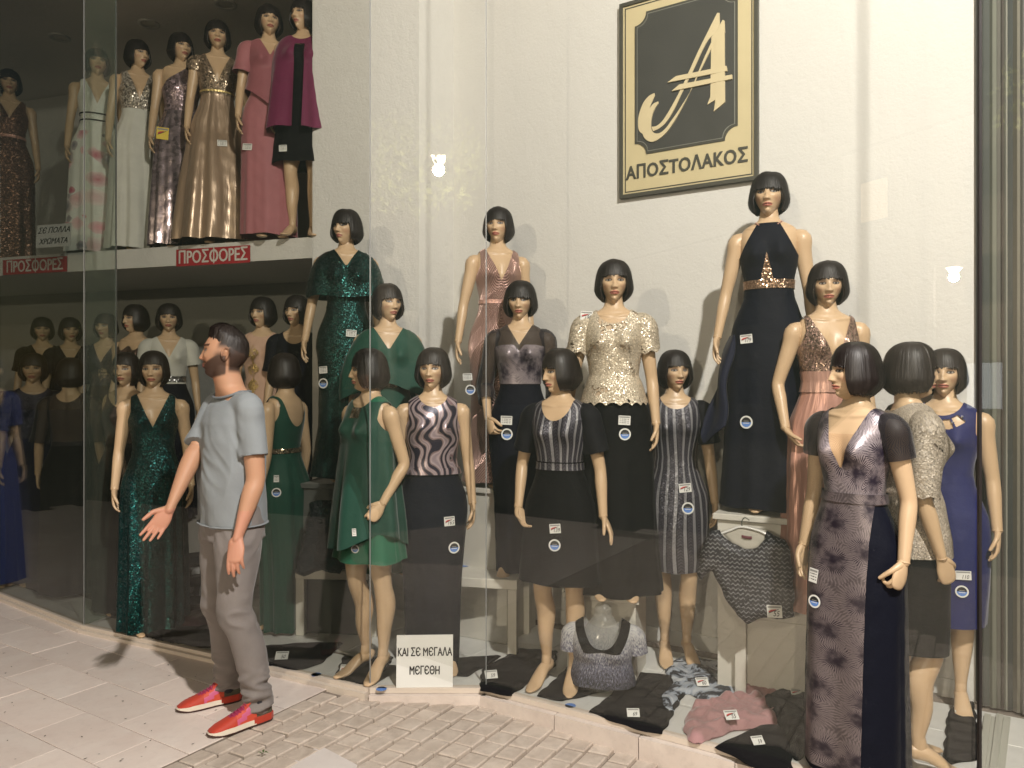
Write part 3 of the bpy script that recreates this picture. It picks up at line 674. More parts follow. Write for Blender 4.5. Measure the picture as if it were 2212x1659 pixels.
for g in G[2:5]: ob('pane_edge', mesh('pane_edge', *prism([(g[0]-.0024, g[1]-.005), (g[0]+.0024, g[1]-.005), (g[0]+.0024, g[1]+.005), (g[0]-.0024, g[1]+.005)], .036, TOPZ), smooth=False), EDGE, win)
FR = np.array([-2.64, 4.96]); ob('glass_pane', mesh('glass_fin', *beam(G[2]+np.array([.004, .012]), FR, .037, TOPZ, -.004, .004), smooth=False), FIN, win, None)
ob('pane_edge', mesh('fin_edge', *prism([(FR[0]-.004, FR[1]), (FR[0]+.004, FR[1]), (FR[0]+.004, FR[1]+.01), (FR[0]-.004, FR[1]+.01)], .037, TOPZ), smooth=False), EDGE, win)
# right frame of the window: seal, post and ribs
def along(p, t): return p+E1*t
fr_ = empty('window_frame_post', (0, 0, 0)); tag(fr_, 'weathered grey metal frame post with vertical ribs at the end of the window', 'frame post')
g5 = G[5]; rays = [(2114, 2120, 0., DKM, 'seal'), (2121, 2138, .035, RIBS[0], 'rib'), (2138, 2150, .02, RIBS[1], 'rib'), (2150, 2160, .035, RIBS[2], 'rib'), (2160, 2166, .035, RIBS[3], 'rib'), (2166, 2170, .015, RIBS[4], 'rib'), (2170, 2176, .07, RIBS[5], 'seal'), (2176, 2191, .05, RIBS[6], 'rib'), (2191, 2206, .02, RIBS[7], 'rib'), (2206, 2250, .04, RIBS[8], 'rib')]
for x0, x1, dy, m_, nm in rays:
    Dp = 2.63 if x0 == 2114 else 4.97/(1+.613*((x0+x1)/2-HX)/F0)-.045; X0, X1 = (x0-HX)/F0*Dp, (x1-HX)/F0*Dp
    zb = .037
    ob(nm, mesh(nm, *box(X0, X1-.0008, Dp+dy*.5-(.004 if x0 == 2114 else .03), Dp+dy*.5+(.010 if x0 == 2114 else .03), zb, TOPZ, .0015), smooth=False), m_, fr_)
rail = empty('floor_rail', (0, 0, 0)); tag(rail, 'pale grooved metal floor rail at the foot of the frame post', 'rail')
for i, x in enumerate((2124, 2136, 2150, 2166)):
    a, b = gp(x+14, 1545, .05), gp(x-6, 1720, .05); v, f = beam((a.x, a.y), (b.x, b.y), -.15, .055-.012*(i % 2), -.006, .020); ob('rail_rib', mesh('rail_rib', v, f, smooth=False), paint('pale_metal', (.42, .42, .37), .35), rail)

# walls
w1 = wallseg('back_wall', wall1(-.41), wall1(3.3), -.05, 4.6, WHITE, .15)
tag(ob('side_wall', mesh('side_wall', *prism([(3.25, 2.0), (3.4, 2.0), (3.4, 3.6), (3.25, 3.6)], -.19, 4.6), smooth=False), WHITE), kind='structure')
pa, pb, pc = wallA(-1.309), wallA(-.62), wall1(-.41)
tag(ob('pillar', mesh('pillar', *prism([tuple(wallA(-1.397)), tuple(wallA(-1.32)), tuple(pb), (pc[0], pc[1]), (pc[0]-.1, pc[1]+.3), (-1.39, 5.4)], -.05, 4.6), smooth=False), TEXW), kind='structure')
skt = ob('skirting', mesh('skirting', *beam(wall1(-.40), wall1(2.2), .036, .115, -.012, -.001), smooth=False), WTILE, w1)
ml = wallseg('mezzanine_slab', wallA(-1.3985), wallA(-8.2), 2.448, 2.594, WHITE, 1.5)
lb = wallA(-1.3)+np.array([.29, .96])*1.05; lc = wallA(-8.2)+np.array([.29, .96])*1.05
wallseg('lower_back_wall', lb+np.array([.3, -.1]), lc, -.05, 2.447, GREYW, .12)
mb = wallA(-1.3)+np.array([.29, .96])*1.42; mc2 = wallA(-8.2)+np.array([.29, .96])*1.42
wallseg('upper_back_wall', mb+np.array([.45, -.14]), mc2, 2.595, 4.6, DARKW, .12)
ceil = slab('ceiling', [G[0]+np.array([-1, .3]), G[1], G[2], G[3], G[4], G[5], (3.3, 2.7), (3.3, 9.5), (-9, 9.5)], TOPZ+.002, 4.75, plaster('ceiling_paint', (.74, .70, .64)))
for x, y in ((195, 120), (485, 76), (735, 12)):
    p = at(x/1.508, y/1.508, 1); D = (TOPZ-CH)/(p.z-CH); dl = empty('ceiling_downlight', (p.x*D, D, TOPZ)); 
    tag(dl, {195: 'switched-off round ceiling downlight above the floral gown', 485: 'switched-off round ceiling downlight over the white gown', 735: 'switched-off round ceiling downlight over the rose gown'}[x], 'downlight', 'downlights above the mezzanine')
    th = np.linspace(0, 2*math.pi, 25)[:-1]; V = [(r*math.cos(t), r*math.sin(t), z) for r, z in ((.085, -.001), (.085, -.012), (.06, -.012), (.05, -.002)) for t in th]
    ob('trim_ring', mesh('trim_ring', V, [(k*24+j, k*24+(j+1) % 24, (k+1)*24+(j+1) % 24, (k+1)*24+j) for k in range(3) for j in range(24)]), paint('downlight_metal', (.5, .48, .44)), dl)
    ob('lamp_glass', mesh('lamp_glass', [(.05*math.cos(t), .05*math.sin(t), -.0035) for t in th], [tuple(range(24))]), mat('frosted_lens', (.55, .5, .42), .3), dl)
lint = ob('window_lintel', mesh('window_lintel', *join([beam(a, b, 4.56, 5.2, -.06, .05) for a, b in zip(G[:-1], G[1:])]), smooth=False), ALU); tag(lint, kind='structure')
tag(ob('facade', mesh('facade', *join([beam(a, b, 5.2, 9, -.02, .2) for a, b in zip(G[:-1], G[1:])]+[box(2.45, 6, 2.2, 3.0, -.19, 9)]), smooth=False), plaster('facade_plaster', (.4, .37, .32))), kind='structure')

# ---------------------------------------------------------------- furniture in the window
def table(x0, x1, yt, D, zt, depth=.42, rz=None, label='', **k):
    """low white table; x0,x1 = pixel columns of its front edge at depth D"""
    a, b = at(x0, yt, D), at(x1, yt, D); L = abs(b.x-a.x); t = empty('display_table', ((a.x+b.x)/2, D, .0375), R(rz if rz is not None else 0)); tag(t, label, 'table', 'low white display tables')
    h = zt-.0375; ob('table_top', mesh('table_top', *box(-L/2, L/2, 0, depth, h-.055, h, .004), smooth=False), WPAINT, t)
    lg = mesh('leg', *box(-.025, .025, -.025, .025, 0, h-.0552, .003), smooth=False)
    for sx in (-1, 1):
        for y in (.028, depth-.028): ob('leg', lg, WPAINT, t, (sx*(L/2-.028), y, 0))
    return t
def plinth(px, D, zt, wd, dp, label, rz=-28, m=None):
    p = at(px, 900, D); t = empty('display_plinth', (p.x, p.y, .0375), R(rz)); tag(t, label, 'plinth', 'white display plinths'); h = zt-.0375
    ob('plinth_body', mesh('plinth_body', *box(-wd/2+.02, wd/2-.02, -dp/2+.02, dp/2-.02, 0, h-.03, .003), smooth=False), m or WPAINT, t)
    ob('plinth_top', mesh('plinth_top', *box(-wd/2, wd/2, -dp/2, dp/2, h-.0298, h, .003), smooth=False), m or WPAINT, t); return t
# ---------------------------------------------------------------- the mannequins
SKN = skin_plastic('mannequin_skin'); FACE = face_mat('mannequin_face'); HAIR = hair_mat('wig_hair'); HEAD = head_mesh()
WIGS = [wig_mesh(1), wig_mesh(2, -.083, .030, 1.02, 42), wig_mesh(3, -.070, .022, 1.03, 46, 1.3), wig_mesh(7, -.098, .034, .97, 40)]
def mann(x, top, D, base, ya=0, hy=0, pL='down', pR='down', kind='stand', wig=0, label='', group='wigged shop mannequins in evening wear', tilt=0, pitch=0):
    X = (x-HX)/F0*D; zt = CH-(top-HY)/F0*D; s = (zt-base)/1.70; a = R(ya)-math.atan2(X, D)
    t = empty('mannequin', (X, D, base), a); t.scale = (s,)*3; tag(t, label, 'mannequin', group)
    ob('body', body_mesh(kind), SKN, t)
    for sx, p in ((-1, pL), (1, pR)):
        if p is None: continue
        am, hm, J = arm_mesh(sx, p); o = ob('arm', am, SKN, t); ob('hand', hm, SKN, o)
    h = ob('head', HEAD, FACE, t, (0, -.004, 1.575), (R(pitch), R(tilt), R(hy-ya))); ob('wig', WIGS[wig], HAIR, h, (0, 0, 0), (0, 0, R(wig*3-4)))
    t['s'] = s; return t
def seq_gown(t, z0, m, neck, kind='column', folds=(9, .018, 1.0, .7), belt=None, seed=0, ms=None, beltz=(1.085, 1.13), off=.007, zw=1.10, bod_off=.009):
    """a long or short dress of bodice, skirt and (maybe) belt"""
    put('bodice', garment(zw-.03, 1.455, mk_masks(**neck), bod_off, TOR, None, 132, .006, seed=seed), m, t)
    put('skirt', garment(z0, zw, None, off, gtab(kind, z0), folds, 150, .012, seed=seed, hem=.004), ms or m, t)
    if belt is not None: put('belt', garment(beltz[0], beltz[1], None, bod_off+.006, TOR, None, 96, .006), belt, t)
def sleeves(t, pL, pR, l1, m, l0=-.0, **k):
    for sx, p in ((-1, pL), (1, pR)):
        if p is None: continue
        g = sleeve(sx, p, .012+l0, l1, seed=sx, **k); put('sleeve', g, m, t)
def overlay(t, z0, z1, tab, m, mask=None, name='cape', folds=None, off=.012, seed=0, extra=None, bst=1.):
    put(name, garment(z0, z1, mask, off, tab, folds, 150, .009, bst, seed, hem=.006, extra=extra), m, t)
def embolden(me, m, d):
    n = len(me.vertices); v = np.empty(n*3); me.vertices.foreach_get('co', v); v = v.reshape(-1, 3); F = [tuple(p.vertices) for p in me.polygons]; P = []
    for i, (dx, dy) in enumerate(((0, 0), (1, 0), (-1, 0), (.5, .4), (-.5, -.4))): P.append((v+np.array([dx*d, dy*d, .00012*i]), F))
    q = mesh(me.name, *join(P), smooth=False); q.materials.append(m); return q
def text_ob(name, body, size, m, parent, loc, rot=(0, 0, 0), extrude=.0004, shear=0., align='CENTER', off=0., space=1., sx=1., bold=0.):
    c = bpy.data.curves.new(name, 'FONT'); c.body = body; c.size = size; c.align_x = align; c.align_y = 'CENTER'; c.extrude = extrude; c.shear = shear; c.offset = off; c.space_character = space; c.resolution_u = 3
    tmp = bpy.data.objects.new('tmp', c); me = bpy.data.meshes.new_from_object(tmp); bpy.data.objects.remove(tmp); me.materials.clear(); me.materials.append(m); me = embolden(me, m, bold*size/sx) if bold else me; o = bpy.data.objects.new(name, me); col.objects.link(o); o.parent = parent; o.location = loc; o.rotation_euler = rot; o.scale = (sx, 1, 1); return o
def multi(name, pieces, parent, loc, rot):
    """one mesh, several flat prints: pieces = (verts, faces, material)"""
    V, F, M, n, ms = [], [], [], 0, []
    for v, f, m in pieces:
        if m not in ms: ms.append(m)
        V += [tuple(p) for p in v]; F += [tuple(i+n for i in q) for q in f]; M += [ms.index(m)]*len(f); n += len(v)
    me = mesh(name, V, F, smooth=False)
    for m in ms: me.materials.append(m)
    me.polygons.foreach_set('material_index', M); return ob(name, me, None, parent, loc, rot)
def rect(x0, x1, y0, y1, z): return [(x0, y0, z), (x1, y0, z), (x1, y1, z), (x0, y1, z)], [(0, 1, 2, 3)]
def hit(parent, x, y, D):
    """where the view ray meets the garment: the point just in front of it and a yaw along the cloth"""
    bpy.context.view_layer.update(); o0 = Vector((0, 0, CH)); d0 = (at(x, y, 1)-o0).normalized(); best = None
    for c in (parent.children if parent else ()):
        if c.type != 'MESH' or c.name.split('.')[0] in ('price_card', 'round_sticker', 'arm', 'head'): continue
        Mi = c.matrix_world.inverted(); ok, q, nrm, _ = c.ray_cast(Mi@o0, (Mi.to_3x3()@d0).normalized())
        if ok:
            q = c.matrix_world@q; dist = (q-o0).length
            if best is None or dist < best[0]: best = (dist, q, (c.matrix_world.to_3x3()@nrm).normalized())
    if best is None or abs(best[1].y-D) > .5: return at(x, y, D), -math.atan2(at(x, y, D).x, D)*.6
    dist, q, nr = best; nr = nr if nr.dot(d0) < 0 else -nr; nr = (nr*.6-d0*.4).normalized(); return q-d0*.010, math.atan2(nr.x, -nr.y)
def card(parent, x, y, D, txt='', wpx=25, hpx=20, red=True, tilt=0., lines=False, flat=None, name='price_card', c=None):
    """price card: facing the street at pixel x,y and depth D, or lying flat (flat = height)"""
    if flat is not None:
        p = gp(x, y, flat); D = p.y; w_ = wpx/F0*D; h = w_*.72; rot = (R(38), 0, R(tilt)); p.z += .006
    else:
        p, yaw_ = hit(parent, x, y, D); D = p.y; w_ = wpx/F0*D; h = hpx/F0*D; rot = (R(88), R(-tilt), yaw_)
    if parent is not None:
        bpy.context.view_layer.update(); Mi = parent.matrix_world.inverted(); M = Mi@(Matrix.Translation(p)@__import__('mathutils').Euler(rot).to_matrix().to_4x4()); loc, qq, scl = M.decompose(); rot = qq.to_euler(); k = scl.x
        w_ *= k; h *= k; p = loc
    P = [(*box(-w_/2, w_/2, -h/2, h/2, -.0012, 0), c or CARDM), (*rect(-w_*.44, w_*.44, h*.27, h*.42, .0006), GREYM)]
    if red: P += [([(-w_*.40, h*.02, .0007), (-w_*.36, -h*.12, .0007), (w_*.10, h*.10, .0007), (w_*.14, h*.20, .0007), (-w_*.2, h*.14, .0007)], [(0, 1, 2, 3, 4)], REDM), ([(-w_*.42, -h*.12, .0008), (-w_*.40, -h*.17, .0008), (w_*.3, h*.17, .0008), (w_*.28, h*.22, .0008)], [(0, 1, 2, 3)], BLACKPAINT)]
    if lines:
        for i in range(3):
            for j in range(5): P.append((*rect(-w_*.4+j*w_*.16, -w_*.4+j*w_*.16+w_*(.08+.05*((i*3+j) % 3)), h*(.10-.2*i), h*(.16-.2*i), .0007), BLACKPAINT))
    o = multi(name, P, parent, p, rot)
    if txt: text_ob('price_number', txt, h*.62, BLACKPAINT, o, (w_*.10, -h*.18, .001), shear=.25, off=h*.004, extrude=.0002, sx=.8)
    if parent is None: tag(o)
    return o
def sticker(parent, x, y, D, r=13.):
    p, yaw_ = hit(parent, x, y, D); D = p.y; rot = (R(88), 0, yaw_); r = r/F0*D
    M = parent.matrix_world.inverted()@(Matrix.Translation(p)@__import__('mathutils').Euler(rot).to_matrix().to_4x4()); loc, qq, scl = M.decompose(); r *= scl.x
    th = np.linspace(0, 2*math.pi, 29)[:-1]; ring = [(r*math.cos(a), r*math.sin(a), 0) for a in th]; n = len(ring)
    top = [(.76*r*math.cos(a), .76*r*math.sin(a), .0006) for a in np.linspace(0, math.pi, 14)]; bot = [(.76*r*math.cos(a), .76*r*math.sin(a), .0006) for a in np.linspace(math.pi, 2*math.pi, 14)]
    P = [(ring+[(q[0], q[1], -.001) for q in ring], [tuple(range(n))]+[(i, i+n, (i+1) % n+n, (i+1) % n) for i in range(n)], CARDM), (top, [tuple(range(14))], BLACKPAINT), (bot, [tuple(range(14))], BLUEM)]
    for i, (a, b) in enumerate(((-.5, .5), (-.6, .6))): P.append((*rect(a*r*.8, b*r*.8, r*(.12-.32*i), r*(.22-.32*i), .0009), GREYM if i == 0 else CARDM))
    return multi('round_sticker', P, parent, loc, qq.to_euler())
GB, G2L, GF = 'mannequins on the tall plinths', 'mannequins on the low tables', 'mannequins standing on the window floor'
EMER = sequins('emerald_sequins', (.009, .062, .056), (.003, .016, .015), 270, .6, .8); TEAL = sequins('teal_sequins', (.008, .075, .075), (.002, .016, .016), 240, .7, .7)
GREEN = cloth('green_chiffon', (.009, .056, .037), .7, .25); GREEN2 = cloth('bright_green_lining', (.010, .115, .062), .6); NAVY = cloth('navy_crepe', (.0035, .0045, .0105), .7, .25); BLACK = cloth('black_crepe', (.0035, .0035, .004), .75, .2)
GOLDB = sequins('gold_sequin_band', (.50, .33, .22), None, 190, .7, 1., .3); PINKG = deco('rose_geometric_sequins', (.62, .40, .34), (.30, .17, .145)); PINKS = satin('rose_satin', (.50, .27, .21))
STAR = starburst('starburst_print', (.20, .165, .17), (.018, .013, .022)); STARB = starburst('starburst_bodice', (.35, .30, .32), (.02, .015, .03), 6.5, .35, .35)
SHEER = sheer('black_sheer_lace', (.02, .016, .02), .62); SHEERN = sheer('sheer_nude_mesh', (.012, .010, .012), .78)
GLACE = lace('gold_sequin_lace', (.60, .52, .40), 34., .60, .33, .3); GLACE2 = lace('beige_lace', (.36, .31, .25), 70., .72, .55, .1); BLUE = cloth('royal_blue_crepe', (.013, .017, .095), .65, .2)
JEWEL = sequins('jewelled_trim', (.55, .45, .30), (.1, .08, .05), 120, 1., .8, .2)

# tall plinths and low tables
plinth(748, 4.72, .955, .46, .40, 'tall white plinth under the emerald sequin gown', -8, cloth('grey_cover', (.08, .085, .08)))
plinth(1062, 4.62, .945, .46, .42, 'tall white plinth under the rose gown')
plinth(1668, 3.80, .915, .50, .44, 'tall white plinth under the navy halter gown')
table(636, 815, 1226, 4.50, .435, .46, -3, 'low white table under the green cape gown')
table(958, 1118, 1236, 4.20, .465, .44, -12, 'low white table under the navy gown with floral bodice')
table(1590, 1800, 1322, 3.55, .475, .44, -24, 'low white table under the pink gown, black lace top lying on it')
plinth(1312, 3.98, .475, .40, .34, 'low white box under the gold lace top mannequin', -20)
slab('low_platform', [wallA(-1.45)+np.array([.08, .25]), wallA(-7.)+np.array([.08, .25]), lc-np.array([0, .03]), lb-np.array([0, .03])], .037, .50, DARKW)

# --- back row on plinths
t = mann(748, 452, 4.69, .96, 0, -38, 'out', 'down', wig=2, label='mannequin in long emerald sequin gown with wide sleeves, on the leftmost tall plinth', group=GB)
seq_gown(t, .03, EMER, dict(neck='V', depth=1.325, w=.088, arm=False), 'mermaid', (7, .008, .7, 1.), seed=2)
overlay(t, 1.14, 1.425, [(1.10, .225, .115, .12), (1.16, .232, .115, .12), (1.24, .222, .108, .112), (1.32, .200, .095, .100), (1.37, .176, .080, .092), (1.40, .150, .065, .082), (1.43, .105, .055, .07), (1.46, .06, .05, .055)], EMER, mk_masks('V', 1.325, .088, arm=False), 'wide_sleeves', (5, .008, 1.4, 1.), .013, 3)
for sx in (-1, 1): ob('neck_strap', mesh('neck_strap', *loft([(sx*.075, -.058, 1.432), (sx*.045, -.10, 1.385), (sx*.004, -.122, 1.318)], [.005]*3, [.003]*3, n=6)), EMER, t)
sticker(t, 698, 828, 4.50, 11); card(t, 698, 799, 4.50, '', 19, 15, False, 5, True); card(t, 759, 720, 4.50, '', 22, 15, False, -4, True)
t = mann(1076, 447, 4.57, .945, 12, -14, 'out', 'down', wig=0, label='mannequin in rose geometric sequin gown, behind the sheer-sleeved one on a tall plinth', group=GB)
seq_gown(t, .03, PINKG, dict(neck='V', depth=1.235, w=.098, strap=.118), 'mermaid', (6, .010, .5, 1.), satin('rose_ribbon', (.52, .30, .25)), 4, beltz=(1.10, 1.125))
card(t, 1010, 814, 4.42, '', 20, 15, False, 3, True); sticker(t, 1016, 842, 4.42, 11)
t = mann(1661, 372, 3.78, .925, -3, -6, 'out', 'down', wig=2, label='tallest mannequin, navy halter gown with gold sequin belt, under the sign', group=GB)
seq_gown(t, .02, NAVY, dict(neck='halter'), 'aline', (5, .022, 1.05, .8), GOLDB, 5, beltz=(1.105, 1.148))
put('sequin_panel', garment(1.13, 1.30, None, .0125, TOR, None, 240, .005, extra=lambda x, y, z, th: np.where(np.sin(th) > 0, (1.285-z)*.22-np.abs(x+.004), -.05)), GOLDB, t)
for sx in (-1, 1): ob('neck_cord', mesh('neck_cord', *loft([(sx*.045, -.058, 1.425), (sx*.062, -.030, 1.442), (sx*.058, .02, 1.452), (sx*.02, .062, 1.455)], [.0035]*4, n=6)), PINKS, t)
ob('chiffon_drape', mesh('chiffon_drape', *(lambda P: grid_mesh(P))(np.array([[(-.165-.030*u-.09*math.sin(u*2.2)*v+.012*math.sin(9*v+3*u)-.045*v, -.10+.10*u+.02*math.cos(6*u+3*v), .88-.56*v+.20*abs(u-.5)*v) for u in np.linspace(0, 1, 14)]+[(-.165-.030*u-.09*math.sin(u*2.2)*v+.012*math.sin(9*v+3*u)-.045*v+.006, -.085+.10*u+.02*math.cos(6*u+3*v), .88-.56*v+.20*abs(u-.5)*v) for u in np.linspace(1, 0, 14)] for v in np.linspace(0, 1, 24)]))), cloth('navy_chiffon', (.012, .014, .03), .6), t)
card(t, 1612, 732, 3.55, '179', 26, 19, True, 5); sticker(t, 1612, 912, 3.50, 14)

# --- middle row on tables
t = mann(838, 612, 4.45, .445, 3, 28, 'down', 'down', wig=0, label='mannequin in green chiffon cape gown with jewelled belt, on a low table', group=G2L)
seq_gown(t, .02, GREEN, dict(neck='V', depth=1.30, w=.098, arm=False), 'column', (11, .014, 1.0, .8), JEWEL, 7, beltz=(1.085, 1.145))
CAPE = [(.98, .255, .130, .11), (1.06, .262, .130, .112), (1.16, .255, .120, .112), (1.26, .230, .105, .108), (1.33, .198, .092, .10), (1.375, .172, .080, .092), (1.405, .145, .065, .082), (1.43, .105, .055, .07), (1.46, .06, .05, .055)]
overlay(t, 1.00, 1.425, CAPE, cloth('green_chiffon_cape', (.010, .060, .040), .6), mk_masks('V', 1.30, .098, arm=False), 'cape', (6, .014, 1.35, .8), .014, 8, lambda x, y, z, th: np.where(np.sin(th) > 0, z-(1.11-.45*np.abs(x)**1.2-.09*(x > 0)*x), .05))
t = mann(1124, 606, 4.36, .44, -4, -8, 'bent', 'down', 'walk', wig=2, label='mannequin in navy gown with sheer sleeves and pleated floral bodice, on a low table', group=G2L, pitch=4)
put('skirt', garment(.04, 1.115, None, .007, gtab('slim', .04), (7, .010, .9, .8), 150, .012, seed=9), NAVY, t)
put('bodice', garment(1.10, 1.455, mk_masks('V', 1.325, .080, arm=False), .009, TOR, None, 132, .006), SHEER, t)
put('bustier', garment(1.105, 1.33, None, .0125, TOR, None, 132, .005, extra=lambda x, y, z, th: (1.325-.035*np.clip(1-np.abs(x)/.03, 0, 1)-.16*np.clip(np.abs(x)-.09, 0, 1)-z)), STARB, t)
sleeves(t, 'bent', 'down', .42, SHEER); card(t, 1094, 908, 4.20, '', 25, 19, False, -2, True); sticker(t, 1095, 938, 4.20, 12.5)
t = mann(1326, 560, 3.84, .48, -2, 3, 'out', 'down', wig=1, label='mannequin in gold sequin lace top and wide black trousers, below the sign', group=G2L)
put('trousers', garment(.02, 1.03, None, .006, [(.02, .225, .15, .16), (.5, .192, .13, .15), (.78, .183, .118, .138), (.92, .172, .105, .128)]+[r for r in TOR if r[0] > .95], (4, .028, .95, .9), 150, .012, seed=11), BLACK, t)
LT = [(.94, .168, .118, .135), (1.00, .150, .108, .118), (1.06, .134, .100, .100)]+[(z, a+.006, b+.004, c+.004) for z, a, b, c in TOR if z > 1.1]
put('lining', garment(.99, 1.455, mk_masks('scoop', 1.37, .085, arm=False), .004, LT, None, 100, .01), cloth('nude_lining', (.48, .37, .26)), t)
put('lace_top', garment(.93, 1.455, mk_masks('scoop', 1.365, .088, arm=False), .012, LT, (6, .004, 1.1, 1), 150, .006, seed=3, extra=lambda x, y, z, th: z-(.958+.016*np.abs(np.sin(th*9)))), GLACE, t)
sleeves(t, 'out', 'down', .165, GLACE, r0=.060, r1=.066, hem=.008); card(t, 1267, 682, 3.68, '198', 26, 20, True, -4); card(t, 1349, 908, 3.62, '', 26, 20, False, -3, True); sticker(t, 1350, 938, 3.62, 13)
t = mann(1787, 563, 3.56, .48, 18, 6, 'hip', 'down', wig=1, label='mannequin in pink satin gown with sequin V bodice, on the low table', group=G2L, pitch=3)
PKS = sequins('pink_sequin_bodice', (.50, .36, .28), (.3, .18, .14), 170, .55, .75, .3)
seq_gown(t, .02, PINKS, dict(neck='V', depth=1.215, w=.112, strap=.112), 'aline', (9, .020, 1.0, .9), satin('pink_satin_band', (.48, .28, .22)), 12, beltz=(1.06, 1.16)); t.children[0]
put('sequin_bodice', garment(1.15, 1.455, mk_masks('V', 1.21, .110, .118, arm=True, strap=.120), .012, TOR, None, 132, .006), PKS, t) if False else None
put('sequin_bodice', garment(1.15, 1.455, mk_masks('V', 1.212, .111, .116), .0125, TOR, None, 132, .006), PKS, t)

# --- front row on the floor
t = mann(332, 757, 4.64, .04, -3, -12, 'down', 'down', wig=3, label='mannequin in long teal sequin V-neck gown, left of the man', group=GF)
seq_gown(t, .02, TEAL, dict(neck='V', depth=1.235, w=.100, strap=.122), 'column', (12, .014, 1.1, .8), None, 13)
t = mann(272, 760, 5.05, .04, -12, -25, None, 'down', wig=3, label='mannequin mostly hidden behind the teal sequin gown, in black lace', group=GF)
seq_gown(t, .02, SHEER, dict(neck='scoop', depth=1.33, w=.10), 'column', (8, .012, 1.0, 1), None, 14, ms=BLACK)
t = mann(614, 762, 4.62, .04, -128, -150, 'down', 'down', wig=1, label='mannequin turned away, long green gown with jewelled waistband, right of the man', group=GF)
seq_gown(t, .02, GREEN, dict(neck='V', depth=1.28, w=.10, strap=.115, back=1.25), 'slim', (11, .016, 1.1, .7), JEWEL, 15, beltz=(1.09, 1.118))
card(t, 597, 1034, 4.44, '', 11, 15, False, 0, True); sticker(t, 597, 1064, 4.44, 10)
t = mann(797, 752, 3.94, .04, -48, -82, 'down', 'bent', 'cross', wig=0, label='mannequin in short green chiffon dress, facing left beside the pane edge', group=GF)
seq_gown(t, .60, GREEN2, dict(neck='scoop', depth=1.385, w=.075, strap=.125), 'short', (6, .010, .9, 1), None, 16)
overlay(t, .655, 1.42, [(.64, .205, .175, .16), (.80, .195, .158, .145), (1.0, .174, .136, .12), (1.15, .160, .118, .102), (1.27, .150, .105, .096), (1.34, .143, .088, .094), (1.39, .134, .068, .086), (1.41, .125, .056, .076), (1.43, .098, .048, .066), (1.445, .068, .045, .058)], cloth('green_chiffon_over', (.009, .052, .035), .6), mk_masks('scoop', 1.385, .075, strap=.125, back=1.39), 'chiffon_layer', (6, .030, 1.30, .8), .010, 17, lambda x, y, z, th: z-(.70+.05*np.sin(th*2+.6)))
put('jewelled_neckline', garment(1.335, 1.39, None, .0175, TOR, None, 200, .004, extra=lambda x, y, z, th: np.where(np.sin(th) > 0, .035-np.abs(x), -.05)), JEWEL, t)
card(t, 765, 1150, 3.74, '', 9, 16, False, 4, True); sticker(t, 767, 1186, 3.74, 9)
t = mann(935, 750, 4.02, .04, 2, -14, 'down', 'down', wig=1, label='mannequin in metallic swirl-print top and navy skirt, behind the white sign card', group=GF)
put('skirt', garment(.03, 1.06, None, .008, gtab('slim', .03), (6, .012, .95, 1), 150, .012, seed=19), NAVY, t)
TT = [(z, a+.010, b+.006, c+.006) if z < 1.25 else (z, a, b, c) for z, a, b, c in TOR]
put('top', garment(1.035, 1.455, mk_masks('scoop', 1.385, .078, strap=.128, zr=.075), .011, TT, None, 140, .006, seed=2), swirl('metallic_swirl_print'), t)
put('waistband', garment(1.03, 1.065, None, .017, TT, None, 96, .006), swirl('metallic_swirl_print'), t)
card(t, 971, 1126, 3.86, '165', 23, 20, True, 3); sticker(t, 981, 1183, 3.86, 12.5)
t = mann(1210, 752, 3.78, .04, -20, -58, 'hip', 'flick', 'walk', wig=1, label='mannequin in striped sequin top and black skirt, looking left', group=GF, pitch=5)
put('bodice', garment(1.06, 1.455, mk_masks('scoop', 1.335, .085, arm=False), .010, TOR, None, 140, .006), stripes('striped_sequins'), t)
put('skirt', garment(.53, 1.13, None, .011, gtab('short', .53), (5, .012, 1.0, 1), 140, .012, seed=21), BLACK, t)
put('belt', garment(1.09, 1.125, None, .0165, TOR, None, 96, .006), stripes('striped_sequins'), t)
sleeves(t, 'hip', 'flick', .215, cloth('sheer_black', (.008, .008, .010), .7), r1=.056, flare=.012)
card(t, 1199, 1142, 3.60, '139', 24, 20, True, 5); sticker(t, 1198, 1178, 3.60, 13)
t = mann(1458, 755, 4.12, .04, 5, 20, 'down', 'down', wig=1, label='mannequin in knee-length striped sequin dress, standing by the wall', group=GF)
seq_gown(t, .50, stripes('striped_sequins'), dict(neck='scoop', depth=1.375, w=.085, arm=False), 'pencil', (3, .004, .9, 1), None, 22)
sleeves(t, 'down', 'down', .20, cloth('sheer_black', (.008, .008, .010), .7), r1=.060, flare=.015)
card(t, 1480, 1054, 3.96, '129', 26, 19, True, 6); sticker(t, 1486, 1098, 3.96, 13)
t = mann(1846, 738, 2.90, .045, -30, -64, 'down', 'fist', wig=0, label='mannequin in starburst-print gown with sheer cap sleeve, facing left at the right end', group=GF)
put('bodice', garment(1.07, 1.455, mk_masks('V', 1.20, .094, arm=False), .009, TOR, None, 150, .006), STARB, t)
put('mesh_inset', garment(1.15, 1.34, None, .0055, TOR, None, 120, .008), sheer('nude_mesh', (.50, .33, .19), .8), t)
put('skirt', garment(.03, 1.11, None, .008, gtab('column', .03), (5, .012, 1.0, 1), 150, .012, seed=24), NAVY, t)
put('print_panel', garment(.05, 1.11, None, .0125, gtab('column', .03), (5, .012, 1.0, 1), 300, .012, seed=24, extra=lambda x, y, z, th: np.where(np.sin(th) > 0, .125-np.abs(x+.015)*1., -.05)), STAR, t)
put('belt', garment(1.075, 1.112, None, .0165, TOR, None, 96, .006), STAR, t)
sleeves(t, 'down', 'fist', .145, SHEERN, r0=.056, r1=.054)
